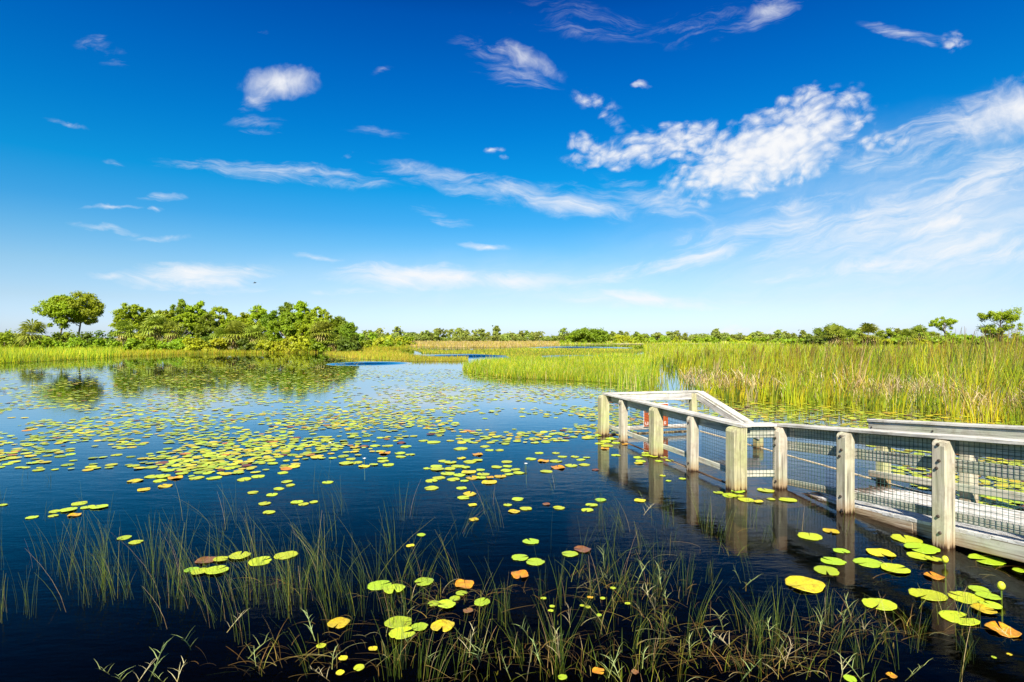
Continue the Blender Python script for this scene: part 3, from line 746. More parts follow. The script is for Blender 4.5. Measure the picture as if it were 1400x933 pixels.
# low bushes trailing off beside the island
for px, top, wd, d, mt in [(505, 452, 34, 130, 'shrub'), (530, 455, 34, 135, 'shrub_yellow'), (520, 461, 40, 120, 'shrub_yellow'), (546, 460, 30, 130, 'shrub_yellow'), (500, 462, 26, 115, 'shrub'), (555, 457, 26, 150, 'shrub'), (535, 464, 30, 118, 'shrub')]:
    shrub('shrub', px, top, wd, d, 'low sunlit bush on the spit beyond the island grove', 'bushes on the spit beyond the island grove', mt, 14, 60, 0.4)

# stump at the waterline
st = bmesh.new()
p = ground(272, 482.5)
tube(st, [(0, 0, -0.2), (0.02, 0, 0.5), (0.0, 0.05, 0.95), (0.05, 0, 1.2)], 0.55, 0.34, 9)
s_ = from_bm('tree_stump', st, M['stump']); s_.location = p; tag(s_, 'pale grey stump at the waterline of the wooded island', 'stump')
# bleached dead branches
db = bmesh.new()
for k in range(7):
    a = -0.9 + k * 0.3; tube(db, [(0, 0, 0), (math.sin(a) * 0.9, 0.1 * k, 1.3), (math.sin(a) * 1.9, 0.2 * k, 2.2 + 0.4 * math.cos(a * 3))], 0.06, 0.02, 5)
q = from_bm('dead_tree', db, M['stump']); q.location = at(241, D0 - 8, 1.2); q.location.z = 0
for vtx in q.data.vertices: vtx.co.z *= 1.7
tag(q, 'bleached bare branches of a dead tree at the grove front', 'dead tree')

# trees on the far shore behind the cattails
DR = 120.0
pine('oak_tree', 1140, 442, 56, DR + 8, 'round dark green tree on the shore behind the cattails', None, 'pine_dark', 40, 90, 0.15)
pine('pine_tree', 1368, 415.5, 56, DR, 'tallest open crowned pine above the cattails', None, 'pine', 44, 75, 0.22, layered=True, lean=0.03)
pine('pine_tree', 1291, 431.5, 40, DR + 5, 'small flat topped pine beside the tallest open crowned pine', None, 'pine', 18, 80, 0.55)
pine('oak_tree', 1255, 446, 46, DR + 4, 'low broad tree with pale trunks behind the cattails', None, 'shrub', 24, 80, 0.2)
pine('oak_tree', 1212, 449, 32, DR + 2, 'small green tree between the single palm and the low broad tree', None, 'shrub', 18, 80, 0.2)
palm(1187, 445, DR - 6, 'slim single palm with bare trunk behind the cattails', None, 1.75)
palm(1141, 447, DR - 8, 'palm in front of the round dark tree', None, 1.5)
palm(1158, 452, DR - 8, 'drooping tan palm at the side of the round dark tree', None, 1.4)
palm(1240, 452, DR - 8, 'short palm with a pale trunk in front of the low broad tree', None, 1.3)
palm(1252, 447, DR - 4, 'leaning palm over the low broad tree', None, 1.3, lean=0.25)
for px, top, wd, dd, mt in [(1115, 457, 34, 0, 'shrub_dark'), (1168, 458, 36, 2, 'shrub'), (1200, 460, 36, -4, 'shrub_yellow'), (1228, 457, 34, -2, 'shrub'), (1272, 453, 40, 0, 'shrub'), (1300, 453, 44, 0, 'shrub'), (1325, 452, 40, 2, 'shrub'), (1350, 450, 40, 3, 'shrub'), (1385, 452, 44, 2, 'shrub'), (1412, 452, 44, 2, 'shrub'), (1440, 450, 44, 2, 'shrub'), (1090, 460, 30, 4, 'shrub'), (1250, 461, 40, -6, 'shrub_yellow'), (1280, 460, 40, -6, 'shrub'), (1150, 462, 40, -4, 'shrub_yellow'), (1340, 459, 50, -6, 'shrub'), (1390, 460, 50, -6, 'shrub')]:
    gl = {'shrub': 'green', 'shrub_dark': 'dark green', 'shrub_yellow': 'yellow green'}[mt]
    shrub('shrub', px, top, wd, DR + dd, f'{gl} shrub on the shore behind the tall cattails', f'{gl} shrubs behind the cattails', mt, 14, 70, 0.42)
pine('oak_tree', 805, 446.5, 60, 205, 'large rounded tree standing above the far shore bushes', None, 'pine_dark', 52, 80, 0.02, size=0.6)
for px, top, wd, d, mt in [(778, 457, 30, 205, 'shrub'), (828, 456, 34, 205, 'shrub'), (850, 458, 34, 205, 'shrub_yellow'), (872, 458, 34, 206, 'shrub'), (898, 459, 40, 205, 'shrub'), (925, 459, 40, 206, 'shrub_yellow'), (955, 459, 40, 206, 'shrub'), (985, 459, 40, 206, 'shrub'), (1015, 459, 40, 206, 'shrub_yellow'), (1045, 460, 40, 206, 'shrub'), (1075, 460, 40, 206, 'shrub')]:
    shrub('shrub', px, top, wd, d, 'low bush along the pale sandy far shore', 'bushes along the sandy far shore', mt, 12, 55, 0.6)

# the far treeline: each tree a copy of one of five
protos = []
for k in range(5):
    Hk = (5.5, 7.0, 6.0, 8.5, 5.0)[k]; R = (3.4, 3.0, 4.2, 2.4, 4.5)[k]
    root = empty('distant_tree'); cs = []
    while len(cs) < 14:
        p_ = rng.uniform(-1, 1, 3)
        if np.linalg.norm(p_) < 1: cs.append(p_ * np.array([R, R, Hk * 0.4]) + np.array([0, 0, Hk * 0.55]))
    V, idx = leaf_cloud(cs, rng.uniform(0.9, 1.5, 14), 34, 0.75)
    link('crown', np_mesh('crown', V, 4, idx), M['far'], root)
    bm = bmesh.new(); tube(bm, [(0, 0, -0.2), (0.1, 0, Hk * 0.4), (0, 0, Hk * 0.8)], 0.2, 0.08, 5); from_bm('trunk', bm, M['bark'], root)
    protos.append(root)
used = [False] * 5
def far_tree(px, d, s):
    k = int(rng.integers(0, 5)); src = protos[k]
    if not used[k]: r = src; used[k] = True
    else:
        r = src.copy(); COL.objects.link(r)
        for ch in src.children:
            c = ch.copy(); COL.objects.link(c); c.parent = r
    r.location = at(px, d, 0.05); r.rotation_euler = (0, 0, rng.uniform(0, 6.28)); r.scale = (s * rng.uniform(1.0, 1.4), s * 1.2, s)
    tag(r, 'small distant tree in the low line along the horizon', 'tree', 'trees of the far horizon line')
for i in range(96):
    px = 484 + i * 6.6 + rng.uniform(-3, 3)
    tall = 1.0 if px < 780 else 0.85
    far_tree(px, rng.uniform(300, 345), rng.uniform(0.5, 1.05) * tall)
for i in range(60):
    far_tree(480 + i * 10.6 + rng.uniform(-4, 4), rng.uniform(285, 300), rng.uniform(0.5, 0.75))
for i in range(14): far_tree(-40 + i * 7 + rng.uniform(-3, 3), rng.uniform(170, 200), rng.uniform(0.45, 0.62))
for i in range(22): far_tree(1100 + i * 16 + rng.uniform(-5, 5), rng.uniform(210, 240), rng.uniform(0.5, 0.7))

# ------------------------------------------------------------------ the dock
P = {k: ground(*v) for k, v in dict(P1=(826, 595), P2=(853, 604), P3=(898, 623), P4=(948, 643), P5=(1008, 669), P6=(1067, 667), P7=(1157, 700), P8=(1291, 747)).items()}
Uw = (P['P6'] - P['P8']).normalized(); Nw = Vector((Uw.y, -Uw.x, 0))       # along the walkway away from us, and across it
Up = (P['P1'] - P['P5']).normalized(); Np = Vector((Up.y, -Up.x, 0))
dock = empty('fishing_dock', (P['P6'].x, P['P6'].y, 0)); tag(dock, 'weathered grey wooden dock with wire mesh railings sloping into the pond', 'dock')
bpy.context.view_layer.update()
INV = Matrix.Translation(-dock.location)

def board(name, a, b, w_, h_, mat, up=Vector((0, 0, 1)), parent=dock, bev=0.006):
    """a board from a to b, w_ wide across and h_ high"""
    a = Vector(a); b = Vector(b); x = (b - a); L = x.length; x.normalize()
    y = up.cross(x).normalized(); z = x.cross(y)
    bm = bmesh.new(); bmesh.ops.create_cube(bm, size=1.0, matrix=Matrix.Diagonal((L, w_, h_, 1)))
    bmesh.ops.bevel(bm, geom=bm.edges[:], offset=bev, segments=1, affect='EDGES')
    o = from_bm(name, bm, mat, parent)
    R_ = Matrix((x, y, z)).transposed().to_4x4(); R_.translation = (a + b) / 2
    o.matrix_local = INV @ R_
    return o

def post(pos, top, size, U, N, mat, slope=0.055, bolts=(), outer=-1):
    bm = bmesh.new(); h = size / 2; zb = -0.85
    vs = {}
    for sx in (-1, 1):
        for sy in (-1, 1):
            vs[sx, sy, 0] = bm.verts.new((sx * h, sy * h, zb)); vs[sx, sy, 1] = bm.verts.new((sx * h, sy * h, top))
    def quad(*k): bm.faces.new([vs[i] for i in k])
    quad((-1, -1, 0), (-1, 1, 0), (1, 1, 0), (1, -1, 0)); quad((-1, -1, 1), (1, -1, 1), (1, 1, 1), (-1, 1, 1))
    quad((-1, -1, 0), (1, -1, 0), (1, -1, 1), (-1, -1, 1)); quad((1, -1, 0), (1, 1, 0), (1, 1, 1), (1, -1, 1))
    quad((1, 1, 0), (-1, 1, 0), (-1, 1, 1), (1, 1, 1)); quad((-1, 1, 0), (-1, -1, 0), (-1, -1, 1), (-1, 1, 1))
    bm.normal_update()
    e_out = [e for e in bm.edges if all(v.co.z > 0 and v.co.x * outer > 0 for v in e.verts)]
    bmesh.ops.bevel(bm, geom=e_out, offset=slope, segments=2, affect='EDGES', profile=0.45)
    side = [e for e in bm.edges if abs(e.verts[0].co.z - e.verts[1].co.z) > 0.3]
    bmesh.ops.bevel(bm, geom=side, offset=0.008, segments=1, affect='EDGES')
    o = from_bm('post', bm, mat, dock)
    R_ = Matrix((N, U, Vector((0, 0, 1)))).transposed().to_4x4(); R_.translation = Vector((pos.x, pos.y, 0))
    o.matrix_local = INV @ R_
    for zf, off in bolts:
        b = bmesh.new()
        bmesh.ops.create_cone(b, cap_ends=True, segments=10, radius1=0.017, radius2=0.013, depth=0.016, matrix=Matrix.Translation((outer * (h + 0.008), off, zf)) @ Matrix.Rotation(math.radians(90) * outer, 4, 'Y'))
        from_bm('bolt', b, M['bolt'], o)
    return o

PS, PB = 0.14, 0.19
capz = 0.885
def wpos(s, n): return P['P6'] - Uw * s + Nw * n                         # s metres towards us along the walkway, n across it
SL = 0.096
def deck_z(s): return -0.055 + SL * s
def cap_z(s): return 0.875 + SL * s
posts_w = [(0.0, 'P6'), ((P['P7'] - P['P6']).length, 'P7'), ((P['P8'] - P['P6']).length, 'P8')]
for s, k in posts_w:
    bz = deck_z(s)
    bl = [(bz + 0.86, .0), (bz + 0.70, -.01), (bz + 0.62, 0.015), (bz + 0.14, 0.0), (bz - 0.02, -0.02)] if k != 'P6' else [(0.70, 0.0), (0.6, 0.01), (0.10, -0.01)]
    post(P[k] + Nw * -0.01, cap_z(s) - 0.028, PS, Uw, Nw, M['post'], bolts=bl)
s9 = 3.55
post(wpos(s9, -0.01), cap_z(s9) - 0.028, PS, Uw, Nw, M['post'], bolts=[(deck_z(s9) + 0.8, 0), (deck_z(s9) + 0.65, 0), (deck_z(s9) + 0.1, 0)])
s10 = 4.8
post(wpos(s10, -0.01), cap_z(s10) - 0.028, PS, Uw, Nw, M['post'])
NR = 0.075 + 0.02                                                          # boards hang on the inner faces of the posts
SE = 5.2
def wl(s0, s1, n, dz0, w_, h_, name, mat, zf=cap_z):
    return board(name, wpos(s0, n) + Vector((0, 0, zf(s0) + dz0)), wpos(s1, n) + Vector((0, 0, zf(s1) + dz0)), w_, h_, mat)
wl(SE, -0.06, 0.055, 0.0, 0.17, 0.042, 'cap_rail', M['cap'])
wl(SE, -0.04, NR, -0.096, 0.038, 0.14, 'top_board', M['board'])
wl(SE, -0.04, NR, -0.285, 0.038, 0.125, 'middle_board', M['board'])
wl(SE, -0.04, NR, 0.135, 0.038, 0.085, 'bottom_board', M['board'], deck_z)
wl(SE, 1.93, 0.083, -0.072, 0.045, 0.155, 'side_beam', M['board'], deck_z)  # outer beam in two lengths, a thin gap between
wl(1.925, 0.15, 0.083, -0.072, 0.045, 0.155, 'side_beam', M['board'], deck_z)
# deck planks across the ramp, far side rail
def deck_planks(name, o0, U, N, s0, s1, n0, n1, zf, mat, pw=0.138, gap=0.006, th=0.035):
    bm = bmesh.new(); s = s0
    while s < s1 - 0.02:
        e = min(s + pw, s1)
        za, zb = zf(s), zf(e); j = random.uniform(-0.004, 0.004); jz = random.uniform(-0.0015, 0.0015)
        q = [o0 - U * s + N * (n0 + j), o0 - U * e + N * (n0 + j), o0 - U * e + N * (n1 + j), o0 - U * s + N * (n1 + j)]
        zz = [za, zb, zb, za]
        tpv = [bm.verts.new((v.x - dock.location.x, v.y - dock.location.y, z + jz)) for v, z in zip(q, zz)]
        btv = [bm.verts.new((v.x - dock.location.x, v.y - dock.location.y, z - th + jz)) for v, z in zip(q, zz)]
        bm.faces.new(tpv); bm.faces.new(btv[::-1])
        for k in range(4): bm.faces.new((tpv[k], btv[k], btv[(k + 1) % 4], tpv[(k + 1) % 4]))
        s = e + gap
    bmesh.ops.recalc_face_normals(bm, faces=bm.faces[:])
    return from_bm(name, bm, mat, dock)
deck_planks('ramp_deck', P['P6'], Uw, Nw, 0.12, SE, 0.06, 1.44, lambda s: deck_z(s) + 0.025, M['deck'])
wl(SE, 0.15, 1.40, -0.095, 0.045, 0.155, 'side_beam', M['board'], deck_z)
# far side of the walkway: posts, wide top board with cap, bottom board
NF = 1.55
for s in (0.14, 1.34, 2.55, 3.8):
    post(wpos(s, NF + 0.10), cap_z(s) - 0.03, PS, Uw, Nw, M['post'] if s > 1 else M['post_green'], outer=1)
wl(SE, 0.0, NF - 0.006, -0.085, 0.038, 0.145, 'top_board', M['board'])
wl(SE, -0.01, NF + 0.03, 0.011, 0.15, 0.038, 'cap_rail', M['cap'])
wl(SE, 0.0, NF - 0.006, 0.165, 0.038, 0.09, 'bottom_board', M['board'], deck_z)
for s, dz in ((0.06, -0.085), (0.98, -0.085)):
    b = bmesh.new(); bmesh.ops.create_cone(b, cap_ends=True, segments=8, radius1=0.012, radius2=0.01, depth=0.012)
    o = from_bm('bolt', b, M['bolt'], dock); pp = wpos(s, NF - 0.03) + Vector((0, 0, cap_z(s) + dz)); R_ = Nw.to_track_quat('Z', 'Y').to_matrix().to_4x4(); R_.translation = pp; o.matrix_local = INV @ R_

# the lower platform
def ppos(s, n): return P['P5'] + Up * s + Np * n                            # s metres away from us along the platform, n across it
LP = (P['P1'] - P['P5']).length
PW = 2.28
for k, sz, mt in (('P1', PB, 'post_green'), ('P2', PS, 'post'), ('P3', PB, 'post_green'), ('P4', PS, 'post'), ('P5', 0.205, 'post_green')):
    post(P[k] + Np * -0.015, capz - 0.028, sz, Up, Np, M[mt], bolts=[(0.76, 0.0), (0.12, 0.0)] if k in ('P2', 'P4') else ())
Pc = ppos(LP + 0.0, PW - 0.12)
post(Pc, capz - 0.03, PS, Up, Np, M['post_green'], outer=1)
brk = board('bracket', Pc + Vector((0.0, -0.1, 0.67)), Pc + Vector((0.0, -0.1, 0.84)), 0.1, 0.05, M['cap'])
post(ppos(LP, PW * 0.5), capz - 0.2, PS * 0.8, Up, Np, M['post_green'])
Zc = Vector((0, 0, capz))
def pb(name, s0, n0, s1, n1, z0, z1, w_, h_, mat): return board(name, ppos(s0, n0) + Vector((0, 0, z0)), ppos(s1, n1) + Vector((0, 0, z1)), w_, h_, mat)
pb('cap_rail', -0.10, 0.075, LP + 0.09, 0.075, capz, capz, 0.17, 0.042, M['cap'])
pb('top_board', 0.02, 0.125, LP - 0.02, 0.125, capz - 0.096, capz - 0.096, 0.038, 0.14, M['board'])
pb('bottom_board', 0.0, 0.125, LP - 0.02, 0.125, 0.175, 0.175, 0.038, 0.085, M['board'])
pb('floor_beam', 0.0, 0.06, LP, 0.06, -0.055, -0.055, 0.045, 0.13, M['board'])
# far end rail
pb('cap_rail', LP + 0.02, 0.165, LP + 0.02, PW + 0.02, capz + 0.002, capz + 0.002, 0.16, 0.04, M['cap'])
pb('top_board', LP - 0.035, 0.15, LP - 0.035, PW - 0.0, capz - 0.098, capz - 0.098, 0.038, 0.14, M['cap'])
pb('bottom_board', LP - 0.035, 0.15, LP - 0.035, PW - 0.2, 0.13, 0.13, 0.038, 0.085, M['cap'])
pb('floor_beam', LP - 0.02, 0.1, LP - 0.02, PW, -0.02, -0.02, 0.06, 0.09, M['post_green'])
# rail that slopes down along the open side
sE = LP - 2.15
zE = capz - 0.55
pb('cap_rail', LP - 0.07, PW + 0.02, sE, PW + 0.02, capz + 0.001, zE, 0.15, 0.04, M['cap'])
pb('top_board', LP - 0.06, PW - 0.06, sE, PW - 0.06, capz - 0.098, zE - 0.098, 0.038, 0.14, M['cap'])
post(ppos(sE + 0.12, PW + 0.01), zE - 0.1, PS, Up, Np, M['post_green'], outer=1)
deck_planks('platform_floor', P['P5'], -Up, Np, -0.72, LP - 0.05, 0.10, PW, lambda s: -0.035, M['floor'])
pb('edge_strip', -1.1, PW + 0.02, LP - 0.06, PW + 0.02, 0.002, 0.004, 0.035, 0.02, M['strip'])
# short return between platform and ramp
A, B = P['P5'] + Np * 0.12, P['P6'] - Nw * 0.09
def rb(name, z, w_, h_, mat, off=0.0): return board(name, Vector((A.x, A.y - 0.0 + off, z)), Vector((B.x, B.y + off, z)), w_, h_, mat)
rb('cap_rail', capz + 0.0, 0.15, 0.041, M['cap'], 0.02)
rb('top_board', capz - 0.105, 0.038, 0.155, M['board'], 0.03)
rb('bottom_board', 0.20, 0.038, 0.09, M['board'], 0.03)

# green wire mesh, one panel to each bay
def wire(name, p0, p1, zb0, zt0, zb1, zt1, cell=0.05, r=0.0026):
    p0 = Vector(p0); p1 = Vector(p1); L = (p1 - p0).length; ux = (p1 - p0).normalized(); nx = Vector((ux.y, -ux.x, 0))
    V = []; Fc = []
    def rod(a, b, e):
        dr = (b - a).normalized(); s1 = e; s2 = dr.cross(s1)
        k = len(V)
        for q in (a, b):
            for ang in (0, 2.094, 4.189): V.append(tuple(q + s1 * r * math.cos(ang) + s2 * r * math.sin(ang) - dock.location))
        for j in range(3): Fc.append((k + j, k + (j + 1) % 3, k + 3 + (j + 1) % 3, k + 3 + j))
    m = max(2, int(L / cell))
    for i in range(m + 1):
        tt = (i + 0.3) / (m + 0.6); b = p0.lerp(p1, tt); zb = zb0 + (zb1 - zb0) * tt; zt = zt0 + (zt1 - zt0) * tt
        rod(Vector((b.x, b.y, zb)), Vector((b.x, b.y, zt)), nx)
    k = max(2, int((zt0 - zb0) / cell))
    for j in range(k + 1):
        tt = j / k
        a = Vector((p0.x, p0.y, zb0 + (zt0 - zb0) * tt)) + nx * r * 1.6; b = Vector((p1.x, p1.y, zb1 + (zt1 - zb1) * tt)) + nx * r * 1.6
        rod(a, b, nx)
    me = bpy.data.meshes.new(name); me.from_pydata(V, [], Fc); return link(name, me, M['wire'], dock)
ss = [s for s, _ in posts_w] + [s9, s10]
for a, b in zip(ss[:-1], ss[1:]):
    a_, b_ = a + 0.072, b - 0.072
    wire('wire_mesh', wpos(a_, NR - 0.026), wpos(b_, NR - 0.026), deck_z(a_) + 0.095, cap_z(a_) - 0.03, deck_z(b_) + 0.095, cap_z(b_) - 0.03)
pk = [P['P5'], P['P4'], P['P3'], P['P2'], P['P1']]; hw = [0.1, 0.07, 0.095, 0.07, 0.095]
for i in range(4):
    a = pk[i] + Up * (hw[i] + 0.004) + Np * 0.1; b = pk[i + 1] - Up * (hw[i + 1] + 0.004) + Np * 0.1
    wire('wire_mesh', a, b, 0.135, capz - 0.03, 0.135, capz - 0.03)
wire('wire_mesh', Vector((A.x, A.y + 0.004, 0)), Vector((B.x, B.y + 0.004, 0)), 0.155, capz - 0.03, 0.155, capz - 0.03)

# sign on the far end rail
sx0, sx1 = ppos(LP - 0.06, 0.0), None
cx = (896 - 700) / F
sd = P['P1'].y + 0.25
S0 = Vector((cx * sd, sd, 0)); S0 = ppos(LP - 0.075, (S0 - ppos(LP, 0)).dot(Np))
sign = empty('warning_sign', (S0.x, S0.y, 0.40)); tag(sign, 'red brown warning sign with white letters on the far dock rail', 'sign')
yaw = math.atan2(Np.y, Np.x); sign.rotation_euler = (0, 0, yaw)
def slab(name, w_, h_, d_, y, mat, parent, z=0, x=0, bev=0.004):
    bm = bmesh.new(); bmesh.ops.create_cube(bm, size=1.0, matrix=Matrix.Translation((x, y, z)) @ Matrix.Diagonal((w_, d_, h_, 1)))
    bmesh.ops.bevel(bm, geom=bm.edges[:], offset=bev, segments=1, affect='EDGES'); return from_bm(name, bm, mat, parent)
slab('border', 0.60, 0.51, 0.012, 0.0, M['sign_white'], sign, 0.0)
slab('panel', 0.578, 0.488, 0.006, -0.009, M['sign'], sign, 0.0, 0, 0.002)
slab('stripe', 0.562, 0.03, 0.003, -0.0135, M['sign_back'], sign, 0.075, 0, 0.001)
def lettering(txt, size, x, z):
    cu = bpy.data.curves.new('lettering', 'FONT'); cu.body = txt; cu.size = size; cu.extrude = 0.002; cu.align_x = 'LEFT'
    ob = bpy.data.objects.new('tmp', cu); COL.objects.link(ob)
    dg = bpy.context.evaluated_depsgraph_get(); me = bpy.data.meshes.new_from_object(ob.evaluated_get(dg))
    bpy.data.objects.remove(ob)
    o = link('lettering', me, None, sign); me.materials.clear(); me.materials.append(M['sign_white'])
    o.rotation_euler = (math.radians(90), 0, 0); o.location = (x, -0.0150, z); return o
lettering('A', 0.085, -0.16, 0.13); lettering('AL', 0.085, -0.20, 0.01); lettering('S', 0.085, -0.15, -0.10); lettering('UP TO', 0.10, -0.265, -0.21); lettering('0', 0.10, 0.19, -0.21)

# ------------------------------------------------------------------ lily pads
def pad_mesh(name, seed, notch, curl, m=44):
    r = random.Random(seed); V = [(0, 0, 0.0)]; Fc = []
    a0, a1 = notch, 2 * math.pi - notch
    ph = [r.uniform(0, 6.28) for _ in range(4)]
    bites = [(r.uniform(0.6, 5.6), r.uniform(0.07, 0.2), r.uniform(0.04, 0.16)) for _ in range(r.choice((0, 1, 1, 2, 3)))]
    for ring, rr in ((1, 0.55), (2, 0.93), (3, 1.0)):
        for i in range(m + 1):
            a = a0 + (a1 - a0) * i / m
            edge = min(i, m - i) / m
            rad = 0.5 * rr * (1 + 0.04 * math.sin(2 * a + ph[0]) + (0.02 * math.sin(5 * a + ph[1]) + 0.018 * math.sin(11 * a + ph[2])) * (1 if ring > 1 else 0.3))
            if ring > 1:
                for ba, bw, bd in bites: rad *= 1 - bd * math.exp(-((a - ba) / bw) ** 2)
            if edge < 0.06: rad *= 0.93 + 0.07 * edge / 0.06
            z = curl * rr ** 4 * (0.5 + 0.5 * math.sin(3 * a + ph[3])) * 0.07 + 0.006 * math.sin(a * 2 + ph[1]) * rr - 0.012 * (1 - rr)
            V.append((rad * math.cos(a), rad * math.sin(a), z))
    k = m + 1
    for i in range(m):
        Fc.append((0, 1 + i, 2 + i))
        for ring in range(2):
            b = 1 + ring * k; Fc.append((b + i, b + k + i, b + k + i + 1, b + i + 1))
    # a rim lip gives the leaf its thickness
    b = 1 + 2 * k; n0 = len(V)
    for i in range(k): x, y, z = V[b + i]; V.append((x * 0.995, y * 0.995, z - 0.012))
    for i in range(m): Fc.append((b + i, n0 + i, n0 + i + 1, b + i + 1))
    me = bpy.data.meshes.new(name); me.from_pydata(V, [], Fc)
    me.polygons.foreach_set('use_smooth', [True] * len(me.polygons)); return me
PADS = {}
for ck, mk, curl in (('g', 'pad_green', 0.25), ('l', 'pad_lime', 0.3), ('y', 'pad_yellow', 0.7), ('o', 'pad_orange', 1.3), ('b', 'pad_brown', 0.9)):
    PADS[ck] = []
    for q in range(6):
        me = pad_mesh('lily_pad', q * 7 + ord(ck), (0.06, 0.16, 0.10, 0.24, 0.05, 0.13)[q], curl); me.materials.append(M[mk]); PADS[ck].append(me)
placed = []                                                                # x, y, radius
def pad(px, py, wpx, ck, label, group=None, z=None, rz=None, kind=None):
    p = ground(px, py); dia = wpx * p.y / F * 0.97
    o = bpy.data.objects.new('lily_pad', PADS[ck][random.randrange(6) if kind is None else kind]); COL.objects.link(o)
    over = sum(1 for (x, y, r) in placed if (x - p.x) ** 2 + (y - p.y) ** 2 < (r + dia / 2) ** 2)
    o.location = (p.x, p.y, (0.006 + 0.007 * min(over, 4)) if z is None else z)
    o.scale = (dia, dia * random.uniform(0.92, 1.0), dia * 0.95)
    o.rotation_euler = (random.uniform(-0.02, 0.02) + 0.008, random.uniform(-0.02, 0.02), random.uniform(0, 6.28) if rz is None else rz)
    placed.append((p.x, p.y, dia / 2)); tag(o, label, 'lily pad', group); return o
CN = {'g': 'green', 'l': 'lime', 'y': 'yellow', 'o': 'orange', 'b': 'red brown'}
